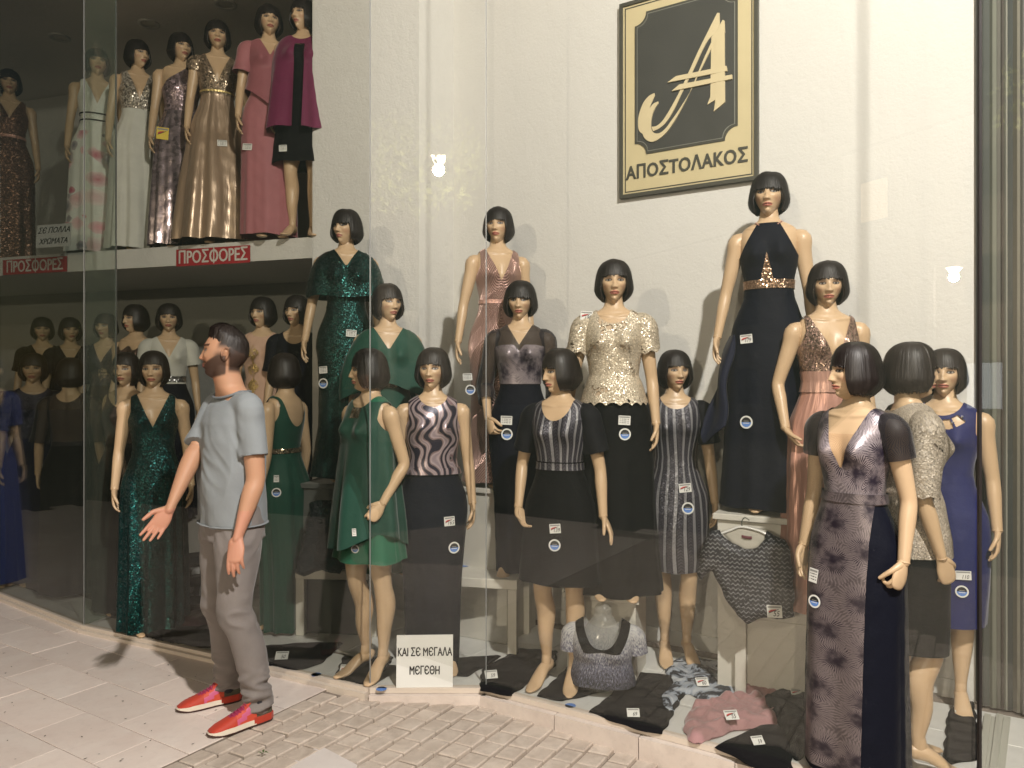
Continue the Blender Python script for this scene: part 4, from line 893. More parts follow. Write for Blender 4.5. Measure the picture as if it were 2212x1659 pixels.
card(t, 1757, 1243, 2.76, '', 21, 30, False, -5, True); sticker(t, 1759, 1299, 2.76, 14)
t = mann(1968, 738, 2.98, .045, 112, 104, 'fist', 'down', 'walk', wig=2, label='mannequin in beige lace jacket and black skirt, turned to the right', group=GF)
put('skirt', garment(.48, 1.08, None, .008, gtab('pencil', .48), (3, .006, .8, 1), 130, .012), BLACK, t)
put('lining', garment(.90, 1.455, mk_masks('scoop', 1.40, .075, arm=False, back=1.42), .004, LT, None, 100, .012), cloth('taupe_lining', (.24, .20, .16)), t)
put('lace_jacket', garment(.86, 1.455, mk_masks('scoop', 1.40, .075, arm=False, back=1.42), .012, [(.85, .180, .125, .150), (.92, .172, .122, .14)]+LT[1:], (6, .006, 1.1, 1), 140, .007, seed=6), GLACE2, t)
sleeves(t, 'fist', 'down', .30, GLACE2, r0=.060, r1=.062, hem=.006)
sleeves(t, 'fist', 'down', .285, cloth('taupe_lining', (.24, .20, .16)), r0=.054, r1=.056)
t = mann(2040, 752, 3.48, .04, -6, -4, 'down', 'down', 'walk', wig=1, label='mannequin in short royal blue dress with jewelled cut-out neckline', group=GF)
def slots(x, y, z, th):
    r = np.sqrt(x**2+((z-1.44)*1.05)**2); a = np.degrees(np.arctan2(x, 1.44-z)); inside = (r > .078)*(r < .125)*(np.abs(a) < 52)*(np.abs(((a+52) % 26)-13) < 10.5)*(np.sin(th) > 0); return np.where(inside, -.01, .01)
put('bodice', garment(1.07, 1.455, mk_masks('scoop', 1.385, .080, strap=.130), .010, TOR, None, 260, .004, extra=slots), BLUE, t)
put('skirt', garment(.42, 1.10, None, .009, gtab('pencil', .42), (4, .010, .9, 1), 140, .012, seed=3), BLUE, t)
card(t, 2081, 1243, 3.30, '110', 30, 19, False, 2); sticker(t, 2078, 1278, 3.30, 13)
JW = sphere = None
for i in range(-2, 3):
    a = R(i*26-0); rr_ = .10; x_ = rr_*math.sin(a+R(13)*0); z_ = 1.44-rr_*math.cos(a)/1.05; X_, Y_ = surf(np.array([z_]), np.array([math.pi/2+x_*-6.5]), .014)
    th = np.linspace(0, 2*math.pi, 9)[:-1]
    if abs(i) <= 2: ob('jewel', mesh('jewel', [(x_, float(Y_[0])-.003-.006, z_)]+[(x_+.006*math.cos(q), float(Y_[0])-.003, z_+.006*math.sin(q)) for q in th], [(0, 1+(j+1) % 8, 1+j) for j in range(8)], smooth=False), mat('jewel_glass', (.55, .6, .8), .08, .8), t)

# --- dim rows behind, under the mezzanine
GD = 'mannequins in the dim back rows under the mezzanine'
WHITEC = cloth('white_crepe', (.55, .55, .50), .6); PEACH = cloth('peach_chiffon', (.52, .34, .25), .6)
def wrap_dress(t, z0, mb, ms, sl=.20, pL='down', pR='down', neck=dict(neck='V', depth=1.27, w=.095, arm=False), belt=None, kind='column', zw=1.10):
    seq_gown(t, z0, mb, neck, kind, (8, .012, 1.0, 1), belt, 31, ms=ms, zw=zw); 
    if sl: sleeves(t, pL, pR, sl, mb, r1=.058, flare=.01)
t = mann(365, 655, 5.80, .50, 0, -4, 'down', 'down', wig=1, label='mannequin in white wrap top and navy skirt, just left above the man', group=GD); wrap_dress(t, .03, WHITEC, NAVY, .17, belt=sequins('silver_belt', (.5, .5, .5), None, 150))
t = mann(292, 657, 5.95, .50, -35, -55, 'down', 'down', wig=1, label='mannequin in dusky pink sequin top left of the white wrap one', group=GD); wrap_dress(t, .03, sequins('dusky_sequins', (.30, .19, .15), None, 200, .5, .8), BLACK, 0, neck=dict(neck='strapless', depth=1.345))
t = mann(567, 641, 5.42, .50, -8, -38, 'down', 'down', wig=0, label='mannequin in peach dress with gold flower embroidery, behind the man', group=GD)
wrap_dress(t, .03, PEACH, PEACH, 0, neck=dict(neck='boat', depth=1.40, w=.08, strap=.125)); put('flower_embroidery', garment(.75, 1.34, None, .0135, [(z, a+.004, b+.004, c+.004) for z, a, b, c in gtab('column', .03)], None, 120, .01, extra=lambda x, y, z, th: np.where(np.sin(th) > 0, .022+.018*np.sin(z*55)-np.abs(x+.05), -.05)), lace('gold_embroidery', (.55, .38, .15), 60, .5, .3, .6), t)
t = mann(641, 637, 5.32, .50, -12, -36, 'down', 'down', wig=0, label='mannequin in navy tunic with half sleeves, behind the man', group=GD); wrap_dress(t, .03, NAVY, NAVY, .24, neck=dict(neck='scoop', depth=1.345, w=.09, arm=False))
t = mann(72, 762, 5.75, .04, 2, -8, 'down', 'down', wig=0, label='mannequin in navy sequinned lace behind the left pane', group=GD); wrap_dress(t, .03, lace('navy_lace', (.02, .02, .05), 45, .75, .4, .2), cloth('deep_blue', (.008, .010, .045)), .26, neck=dict(neck='scoop', depth=1.39, w=.09, arm=False))
card(t, 93, 1010, 5.58, '', 18, 14, False, 0, True); sticker(t, 93, 1030, 5.58, 10)
t = mann(152, 772, 5.40, .04, 165, 170, 'down', 'down', wig=0, label='mannequin seen from behind in black lace jacket behind the left pane', group=GD); wrap_dress(t, .03, SHEER, BLACK, .30, neck=dict(neck='scoop', depth=1.39, w=.08, arm=False, back=1.38))
t = mann(228, 676, 6.30, .50, -20, -30, 'down', 'down', wig=0, label='dim mannequin in black lace, behind the tinted glass fin', group=GD); wrap_dress(t, .03, lace('black_lace', (.03, .03, .04), 40, .6), BLACK, .30)
t = mann(92, 684, 6.80, .50, 0, 0, 'down', 'down', wig=0, label='dim mannequin in black dress at the far left back', group=GD); wrap_dress(t, .03, BLACK, BLACK, .20)
t = mann(152, 685, 6.62, .50, 0, 10, 'down', 'down', wig=0, label='dim mannequin in dark blue dress, second from left at the back', group=GD); wrap_dress(t, .03, NAVY, NAVY, .20)
t = mann(-42, 762, 5.60, .04, 10, 10, 'down', 'down', wig=0, label='mannequin in cobalt blue gown cut by the left edge of the photo', group=GD); wrap_dress(t, .03, cloth('cobalt_crepe', (.010, .022, .13), .6), cloth('cobalt_crepe', (.010, .022, .13), .6), .22, kind='aline')

# --- on the mezzanine
GM = 'mannequins in evening gowns on the mezzanine'
MZ = 2.596
t = mann(655, 0, 5.34, MZ, -12, -42, 'down', None, 'walk', wig=1, label='mannequin in magenta drape over black short dress, rightmost on the mezzanine', group=GM)
seq_gown(t, .52, BLACK, dict(neck='scoop', depth=1.385, w=.08, arm=False), 'short', (5, .01, .9, 1), None, 41)
MAG = cloth('magenta_chiffon', (.135, .012, .055), .6)
overlay(t, .74, 1.42, [(.72, .26, .20, .17), (.9, .235, .17, .15), (1.1, .215, .14, .125), (1.25, .200, .115, .108), (1.33, .180, .096, .10), (1.375, .162, .080, .092), (1.405, .140, .065, .082), (1.43, .105, .055, .07), (1.46, .06, .05, .055)], MAG, mk_masks('scoop', 1.385, .08, arm=False), 'chiffon_drape', (6, .022, 1.3, .8), .013, 42, lambda x, y, z, th: np.where(np.sin(th) > 0, np.maximum(np.abs(x)-.035, z-1.345), .05))
put('jewelled_neckline', garment(1.34, 1.382, None, .019, TOR, None, 200, .004, extra=lambda x, y, z, th: np.where(np.sin(th) > 0, .05-np.abs(x), -.05)), JEWEL, t); card(t, 611, 320, 5.16, '', 17, 14, False, 2, True)
t = mann(581, 12, 5.40, MZ, 4, 8, 'down', 'down', wig=1, label='mannequin in old rose gown with draped overlayer, second from right on the mezzanine', group=GM)
ROSE = cloth('old_rose_chiffon', (.33, .12, .135), .6); seq_gown(t, .03, ROSE, dict(neck='V', depth=1.30, w=.08, arm=False), 'column', (9, .008, 1.0, 1), None, 43)
overlay(t, .80, 1.42, [(.78, .215, .15, .14), (1.0, .165, .12, .115), (1.12, .140, .105, .095)]+[r for r in TOR if r[0] > 1.2], cloth('rose_overlay', (.26, .085, .10), .6), mk_masks('V', 1.30, .08, arm=False), 'draped_overlay', (4, .01, 1.2, 1), .012, 44, lambda x, y, z, th: z-(.93-.8*x)); sleeves(t, 'down', 'down', .2, ROSE, flare=.02)
for i in range(3): ob('button', mesh('button', *loft([(.055, -.128, 1.20-.045*i), (.055, -.138, 1.20-.045*i)], [.006, .004], n=8, m=1)), mat('gem_button', (.8, .75, .6), .15, .8), t)
card(t, 534, 317, 5.22, '', 21, 14, False, -4, True)
t = mann(470, 45, 5.62, MZ, 0, 0, 'down', 'out', wig=0, label='mannequin in champagne satin gown with sparkling bodice, middle of the mezzanine', group=GM)
CH_ = satin('champagne_satin', (.36, .26, .18), .3); seq_gown(t, .03, sequins('champagne_sequins', (.42, .33, .24), (.25, .18, .12), 130, .6, .6, .3), dict(neck='V', depth=1.20, w=.10, arm=False), 'full', (9, .030, 1.15, .8), satin('gold_piping', (.5, .38, .15)), 45, ms=CH_, beltz=(1.135, 1.148), zw=1.15); sleeves(t, 'down', 'out', .09, sequins('champagne_sequins', (.42, .33, .24), (.25, .18, .12), 130, .6, .6, .3)); card(t, 480, 309, 5.38, '', 20, 13, False, 3, True)
t = mann(391, 72, 5.80, MZ, -4, 24, 'down', 'down', wig=0, label='mannequin in lilac metallic one-shoulder gown with a yellow price note', group=GM)
LIL = sequins('lilac_metal', (.50, .40, .43), None, 40, .1, 1., .25, .7); seq_gown(t, .03, sequins('lilac_sequins', (.42, .32, .35), (.26, .19, .21), 120, .4, .7, .3), dict(neck='one', depth=1.31), 'aline', (9, .026, 1.1, .8), None, 46, ms=LIL)
card(t, 351, 288, 5.60, '', 24, 26, True, -3, c=paint('yellow_paper', (.70, .52, .04)))
t = mann(298, 87, 5.94, MZ, 6, 36, 'down', 'down', wig=0, label='mannequin in white gown with silver sequin bodice, on the mezzanine', group=GM)
seq_gown(t, .03, sequins('silver_sequins', (.55, .50, .43), (.4, .36, .3), 120, .7, .6, .3), dict(neck='V', depth=1.20, w=.09, strap=.12), 'aline', (11, .018, 1.1, .9), None, 47, ms=WHITEC, zw=1.16)
t = mann(210, 105, 6.10, MZ, 0, 5, 'down', 'down', wig=0, label='mannequin in white gown with pink flower print, behind the glass fin', group=GM)
seq_gown(t, .03, floral_white('floral_print'), dict(neck='V', depth=1.22, w=.10, strap=.118), 'aline', (8, .016, 1.1, .9), BLACK, 48, beltz=(1.14, 1.152)); put('belt', garment(1.085, 1.097, None, .015, TOR, None, 96, .006), BLACK, t)
t = mann(20, 150, 6.50, MZ, 0, 0, 'down', 'down', wig=0, label='mannequin in copper sequin gown, leftmost on the mezzanine', group=GM)
seq_gown(t, .03, sequins('copper_sequins', (.34, .19, .13), (.12, .06, .04), 150, .8, .6, .3), dict(neck='V', depth=1.25, w=.10, strap=.118), 'column', (8, .010, 1.0, 1), PINKS, 49, beltz=(1.09, 1.115))
# ---------------------------------------------------------------- the man
def world2man(p, M): q = M.inverted()@Vector(p); return np.array(q)
def remesh(name, parts, vox, m, parent, fn=None, smooth=2, colf=None):
    V, F = join(parts); o = ob(name, mesh(name, V, F), None, parent); md = o.modifiers.new('r', 'REMESH'); md.mode = 'VOXEL'; md.voxel_size = vox
    if smooth: sm = o.modifiers.new('s', 'SMOOTH'); sm.iterations = smooth; sm.factor = .5
    bpy.context.view_layer.update(); dg = bpy.context.evaluated_depsgraph_get(); me = bpy.data.meshes.new_from_object(o.evaluated_get(dg)); o.modifiers.clear()
    old = o.data; o.data = me; bpy.data.meshes.remove(old); me.materials.clear(); me.materials.append(m); n = len(me.vertices)
    v = np.empty(n*3); me.vertices.foreach_get('co', v); v = v.reshape(-1, 3); nr = np.empty(n*3); me.vertices.foreach_get('normal', nr); nr = nr.reshape(-1, 3)
    if fn is not None: v = v+nr*fn(v, nr)[:, None]; me.vertices.foreach_set('co', v.ravel())
    if colf is not None:
        C = colf(v); a = me.color_attributes.new('Col', 'FLOAT_COLOR', 'POINT'); a.data.foreach_set('color', np.c_[C, np.ones(len(C))].ravel())
    me.polygons.foreach_set('use_smooth', [True]*len(me.polygons)); me.name = name; me.update(); return o
MAN = empty('person', (-1.335, 3.50, 0), R(-46)); tag(MAN, 'man in grey T-shirt, grey jeans and red trainers, looking left with one palm out', 'person')
MM = Matrix.Translation((-1.335, 3.50, 0))@Matrix.Rotation(R(-46), 4, 'Z')
mp = lambda x, y, D: world2man(at(x, y, D), MM)
# joints (local frame: he faces -Y; +X is his left, on the right of the picture)
LS, LE, LW = np.array([.185, .02, 1.455]), mp(553, 1035, 3.36), mp(514, 1160, 3.27)
RS, RE, RW = np.array([-.185, .02, 1.455]), mp(420, 978, 3.50), mp(367, 1098, 3.36)
def male_arm(S, E, Wp, sx, hd, hn, curl, spread, thumb):
    u, f = unit(E-S), unit(Wp-E); Lf = np.linalg.norm(Wp-E)
    A = loft([S+np.array([-.05*sx, 0, -.005]), S, S+u*.06, S+u*.15, E-u*.04, E+f*.015, E+f*Lf*.25, E+f*Lf*.55, Wp-f*.03, Wp+f*.01], [.040, .050, .048, .046, .041, .040, .044, .037, .028, .0255], [.044, .054, .051, .049, .043, .042, .042, .034, .023, .020], hn, 22, 4)
    H = hand_part(Wp, hd, hn, sx, curl, 1.03, spread, thumb, 1.08); return [A]+H
d_l = unit(mp(505, 1225, 3.22)-LW); d_r = unit(mp(320, 1165, 3.31)-RW)
cam_dir = world2man((0, 0, CH), MM)-RW; cam_dir[2] += .45
body = male_arm(LS, LE, LW, 1, d_l, np.array([-.60, .70, -.15]), .30, .05, .2)+male_arm(RS, RE, RW, -1, d_r, cam_dir, .24, .13, .8)
MT = [(.86, .150, .090, .115), (.95, .158, .100, .118), (1.05, .150, .102, .100), (1.15, .152, .104, .098), (1.25, .165, .112, .108), (1.35, .178, .115, .118), (1.42, .172, .092, .105), (1.47, .150, .068, .088), (1.50, .118, .058, .080), (1.525, .092, .060, .074), (1.55, .068, .062, .066), (1.60, .060, .063, .061), (1.66, .058, .062, .060)]
z = np.linspace(.87, 1.65, 70); th = np.linspace(0, 2*math.pi, 48, endpoint=False); Z, T = np.meshgrid(z, th, indexing='ij'); X, Y = surf(Z, T, 0, MT, 0); Y = Y-.012*np.exp(-((np.abs(X)-.085)/.05)**2-((Z-1.34)/.05)**2)*(np.sin(T) > 0)+.018
Y = Y-np.clip(Z-1.5, 0, .2)*.22
V, F = grid_mesh(np.stack([X, Y, Z], -1)); F += [tuple(range(48))[::-1], tuple(range(len(V)-48, len(V)))]; body.append((V, F))
hx, hy, hz, hC, hPH, hs = head_geo(150, 130, True); HV, HF = grid_mesh(np.stack([hx, hy, hz], -1)); n_ = hx.shape[1]; HF += [tuple(range(n_)), tuple(range(len(HV)-n_, len(HV)))[::-1]]
HF = [f[::-1] for f in HF]
HR = Matrix.Translation((-.004, -.012, 1.700))@Matrix.Rotation(R(-34), 4, 'Z')@Matrix.Rotation(R(-5), 4, 'X')@Matrix.Scale(1.01, 4)
HRn = np.array(HR); tr = lambda V_: V_@HRn[:3, :3].T+HRn[:3, 3]
body.append((tr(HV), HF))
for sx in (-1, 1):                                                       # ears
    e = loft([(sx*.074, .012, -.030), (sx*.083, .004, -.014), (sx*.086, .002, .004), (sx*.088, .010, .022), (sx*.089, .024, .028), (sx*.088, .034, .018), (sx*.085, .032, -.002), (sx*.080, .022, -.020), (sx*.075, .013, -.032)], [.0055]*9, [.0055]*9, (0, 1, 0), 8, 3); body.append((tr(e[0]), e[1]))
    e = loft([(sx*.070, .018, -.018), (sx*.080, .020, .008)], [.014, .017], [.006, .006], (0, 1, 0), 8, 2); body.append((tr(e[0]), e[1]))
# legs under the jeans, so that the body is whole
AL, AR = mp(558, 1492, 3.44), mp(492, 1462, 3.66)
AL[2] = .10; AR[2] = .10
def knee(H, A, fwd): k = (H+A)/2; return k+np.array([0, -fwd, .03])
HL, HRt = np.array([.085, .02, .90]), np.array([-.085, .02, .90]); KL, KR = knee(HL, AL, .07), knee(HRt, AR, .045)
for H_, K_, A_ in ((HL, KL, AL), (HRt, KR, AR)): body.append(loft([H_, (H_+K_)/2, K_, (K_+A_)/2+np.array([0, .02, 0]), A_, A_-np.array([0, 0, .03])], [.085, .075, .052, .050, .034, .034], None, (1, 0, 0), 16, 4))
hinv = np.linalg.inv(HRn)
def man_col(v):
    C = np.ones((len(v), 3))*np.array((.45, .245, .150)); h = v@hinv[:3, :3].T+hinv[:3, 3]; X, Y_, Z = np.abs(h[:, 0]), h[:, 1], h[:, 2]; inh = (Z > -.14)
    fr = Y_ < -.02
    def lay(mk, c, a): C[:] = C*(1-(np.clip(mk, 0, 1)*a)[:, None])+np.array(c)*(np.clip(mk, 0, 1)*a)[:, None]
    red = (v[:, 2] < 1.0); lay(red*1., (.52, .22, .16), .5)
    lay(inh*(Z < -.02)*fr*np.exp(-((X-.03)/.03)**2), (.52, .20, .13), .3)
    jaw = np.clip((-.030-Z+.35*np.clip(.02+Y_, -.2, .02)*-.35)/.02, 0, 1)*(Z > -.150)*(Y_ < .020)*((h[:, 1] < .02)); edge = np.clip((.030-Y_)/.03, 0, 1)
    must = np.exp(-((Z+.045)/.009)**2)*(X < .038)*fr
    zl = -.047+.043*np.clip((Y_+.080)/.055, 0, 1); below = np.clip((zl-Z)/.010, 0, 1)*np.clip((.026-Y_)/.008, 0, 1)*np.clip((Z+.128-.35*np.clip(Y_+.06, 0, .1))/.012, 0, 1); side = np.clip((.020-Z)/.03, 0, 1)*np.exp(-((Y_+.012)/.022)**2)*(X > .05)*(Z > -.10)
    lay(np.maximum(np.maximum(must, below), side)*inh, (.035, .021, .015), .95)
    lay(inh*fr*((X/.023)**2+((Z+.061)/.0075)**2 < 1), (.33, .11, .09), .8)
    brow = (np.abs(Z-.034-.05*(X-.03)) < .0055)*(X > .012)*(X < .055)*fr; lay(brow*inh, (.03, .017, .012), .9)
    eye = 1-((X-.032)/.014)**2-((Z-.0115)/.006)**2; lay((eye > -.3)*fr*inh, (.05, .025, .02), .8); lay((eye > .2)*fr*inh, (.5, .47, .44), .8); lay((((X-.032)**2+(Z-.0115)**2) < .0052**2)*fr*inh, (.02, .015, .01), .9)
    # clipped sides of the hair
    fade = np.clip((Z-.012)/.030, 0, 1)*np.clip((Y_+.030-.35*(Z-.03))/.016, 0, 1)*(X > .045); lay(fade*inh, (.022, .014, .010), .98)
    nape = np.clip((Y_-.026)/.010, 0, 1)*np.clip((Z+.088)/.02, 0, 1); lay(nape*inh, (.022, .014, .010), .98)
    return C
SKM = face_mat('human_skin'); SKM = bpy.data.materials.new('human_skin'); SKM.use_nodes = True; kk = N(SKM); ac = kk.n('ShaderNodeVertexColor'); ac.layer_name = 'Col'
nz = kk.noise(kk.objc(), 25, 4); kk.color(kk.mix(kk.math('MULTIPLY', nz.outputs[0], .05), ac.outputs[0], (.40, .15, .10))); kk.b.inputs['Roughness'].default_value = .55; kk.b.inputs['Specular IOR Level'].default_value = .4; kk.b.inputs['Subsurface Weight'].default_value = .08; kk.b.inputs['Subsurface Radius'].default_value = (.01, .004, .002); kk.bump(kk.noise(kk.objc(), 300, 3), .12, .001)
remesh('body', body, .0036, SKM, MAN, lambda v, nr: -.009*np.clip((v[:, 2]-1.25)/.03, 0, 1)*np.clip((1.475-v[:, 2])/.03, 0, 1), 1, man_col)
# hair on top, swept back and up
rng = np.random.default_rng(3)
HM_ = hair_mat('brown_hair', (.013, .008, .006)); nu, nv = 120, 26; ph = np.linspace(-math.pi, math.pi, nu, endpoint=False); vv = np.linspace(.02, 1, nv)
VV, PH = np.meshgrid(vv, ph, indexing='ij'); cf = np.cos(PH)
zend = np.where(cf > 0, .052+.026*cf, .052-.055*np.clip(-cf, 0, 1))
ker = np.ones(9)/9; ze = np.convolve(np.r_[zend[0][-4:], zend[0], zend[0][:4]], ker, 'valid')+rng.normal(0, .004, nu)
pol = VV*np.arccos(np.clip(ze/.125, -.95, .95))[None]
ext = .005+.026*np.clip(np.cos(pol), 0, 1)**1.1*np.clip(.50+1.0*cf*np.sin(pol), .2, 1.3)+.0012*np.sin(PH*33+5*VV)+rng.normal(0, .0004, VV.shape); ext *= np.clip((1-VV)*3.2, .04, 1)
rx, ry, rz_ = .0775+ext, np.where(cf > 0, .094, .1045)+ext, .122+ext
HP = np.stack([rx*np.sin(pol)*np.sin(PH), -ry*np.sin(pol)*cf, rz_*np.cos(pol)], -1); HV2, HF2 = grid_mesh(HP); strands = [(tr(HV2), [f[::-1] for f in HF2])]
u_ = np.tile(np.linspace(0, 1, nu, endpoint=False), nv); hUV = [np.c_[u_, np.repeat(vv, nu)]]
for i in range(1300):
    j = rng.integers(0, nu); k0 = rng.integers(0, 21); k1 = min(nv, k0+rng.integers(4, 9)); P = HP[k0:k1, j].copy(); c = unit(P.mean(0)); t_ = np.linspace(0, 1, len(P))[:, None]; P = P+c*rng.uniform(.0005, .008)*t_+np.array([0, -.004, .002])*rng.random()*t_; s_ = unit(np.cross(c, P[-1]-P[0]))*rng.uniform(.0006, .0014)
    m_ = len(P); strands.append((tr(np.vstack([P-s_*(1-t_*.8), P+s_*(1-t_*.8)])), [(q, q+1, m_+q+1, m_+q) for q in range(m_-1)])); hUV.append(np.c_[np.full(2*m_, rng.random()), np.tile(t_[:, 0], 2)])
Vh, Fh = join(strands); ob('hair', mesh('hair', Vh, Fh, np.vstack(hUV)), HM_, MAN)
# T-shirt
SH_T = [(.900, .186, .128, .142), (1.00, .188, .132, .140), (1.10, .188, .136, .132), (1.2, .188, .136, .132), (1.30, .192, .136, .134), (1.38, .192, .128, .134), (1.43, .186, .108, .124), (1.475, .168, .084, .106), (1.505, .125, .070, .090), (1.525, .098, .066, .082)]
z = np.linspace(.905, 1.522, 62); Z, T = np.meshgrid(z, th, indexing='ij'); X, Y = surf(Z, T, 0, SH_T, 0); Y = Y+.018-np.clip(Z-1.5, 0, .2)*.22
Z = Z-np.where(Z > 1.46, (Z-1.46)*.55*np.clip(np.sin(T), 0, 1), 0)-.012*np.clip((1.0-Z)/.07, 0, 1)*np.cos(T)*0
V, F = grid_mesh(np.stack([X, Y, Z], -1)); F += [tuple(range(48))[::-1], tuple(range(len(V)-48, len(V)))]
tee = [(V, F)]
for S, E, sx in ((LS, LE, 1), (RS, RE, -1)):
    u = unit(E-S); tee.append(loft([S+np.array([-.09*sx, 0, .012]), S+np.array([0, 0, -.004]), S+u*.07, S+u*.14, S+u*.225], [.060, .066, .065, .064, .066], [.062, .069, .069, .071, .077], (0, 1, 0), 26, 4, False))
from mathutils import noise as mn
def fold(v, nr):
    x, y, z = v.T; d = np.zeros(len(v)); arc = np.arctan2(x, -y); tor = np.clip((.235-np.abs(x))/.03, 0, 1)
    n = np.array([mn.noise(Vector((a*7, b*7, c*2.6+3))) for a, b, c in v]); n2 = np.array([mn.noise(Vector(((a+.8*c)*16, b*9, (c-.8*a)*4))) for a, b, c in v])
    d += .016*(1-2.4*np.abs(n))*tor*np.clip((1.42-z)/.3, .2, 1)-.004
    d += .008*(1-2*np.abs(n2))*np.exp(-((z-1.24)/.14)**2)*(x > 0)*tor-.002
    d += .0035*n2
    d += .004*np.sin(arc*7+z*4)*np.clip((1.15-z)/.2, 0, 1)*tor; return d
TEE = mat('grey_cotton', (.225, .235, .24), .85, 0, .25, .1); kk = N(TEE); n1 = kk.noise(kk.objc(), 10, 5, .6); n2 = kk.noise(kk.objc(), 420, 2); kk.color(kk.mix(n1.outputs[0], (.205, .225, .24), (.255, .275, .29))); kk.bump(kk.math('ADD', kk.math('MULTIPLY', n1.outputs[0], 1.), kk.math('MULTIPLY', n2.outputs[0], .15)), .3, .012)
remesh('t_shirt', tee, .0075, TEE, MAN, fold, 3)
for z_, a, nm in ((.911, .0035, 'hem'),):
    X, Y = surf(np.full(49, z_), np.linspace(0, 2*math.pi, 49), .003, SH_T, 0); P = [(X[i], Y[i]+.018, z_) for i in range(49)]; ob(nm, mesh(nm, *loft(P, [.0028]*49, [.010]*49, (0, 0, 1), 8, 1, False)), TEE, MAN)
tn = np.linspace(0, 2*math.pi, 41); X, Y = surf(np.full(41, 1.513), tn, .002, SH_T, 0); P = [(X[i]*.93, Y[i]*.90+.012, 1.524-.030*max(0, math.sin(tn[i]))) for i in range(41)]
ob('collar', mesh('collar', *loft(P, [.0065]*41, [.009]*41, (0, 0, 1), 8, 1, False)), mat('grey_rib', (.16, .175, .19), .85), MAN)
# jeans
pel_z = np.linspace(.84, 1.03, 18); JT = [(.83, .172, .118, .135), (.90, .178, .124, .140), (.97, .170, .122, .132), (1.03, .160, .112, .120)]
Z, T = np.meshgrid(pel_z, th, indexing='ij'); X, Y = surf(Z, T, 0, JT, 0); V, F = grid_mesh(np.stack([X, Y+.018, Z], -1)); F += [tuple(range(48))[::-1], tuple(range(len(V)-48, len(V)))]; jn = [(V, F)]
for H_, K_, A_ in ((HL, KL, AL), (HRt, KR, AR)):
    u = (K_-H_); a_ = (A_-K_)
    jn.append(loft([H_+np.array([0, 0, -.01]), H_+u*.25, H_+u*.6, K_, K_+a_*.2+np.array([0, .012, 0]), K_+a_*.5+np.array([0, .020, 0]), K_+a_*.8+np.array([0, .008, 0]), A_+np.array([0, .0, -.012])], [.098, .098, .084, .070, .067, .064, .057, .055], [.112, .108, .090, .074, .074, .073, .063, .061], (1, 0, 0), 26, 5))
def jfold(v, nr):
    x, y, z = v.T; d = np.zeros(len(v))
    n = np.array([mn.noise(Vector((a*9, b*9, c*24))) for a, b, c in v]); n2 = np.array([mn.noise(Vector((a*10+5, b*10, (c+.5*a)*13))) for a, b, c in v])
    d += .022*(.5-np.abs(n)*1.6)*np.clip((.30-z)/.12, 0, 1)
    d += .017*(.4-np.abs(n2)*1.5)*(np.exp(-((z-.50)/.08)**2)+.8*np.exp(-((z-.84)/.07)**2))
    d += .005*n2; return d
JEAN = mat('grey_denim', (.185, .165, .155), .85, 0, .25, .2); kk = N(JEAN); n1 = kk.noise(kk.objc(), 9, 5, .6); n2 = kk.noise(kk.objc(), 380, 2); kk.color(kk.mix(n1.outputs[0], (.15, .133, .125), (.225, .20, .19))); kk.bump(kk.math('ADD', n1.outputs[0], kk.math('MULTIPLY', n2.outputs[0], .25)), .35, .01)
remesh('jeans', jn, .0075, JEAN, MAN, jfold, 2)
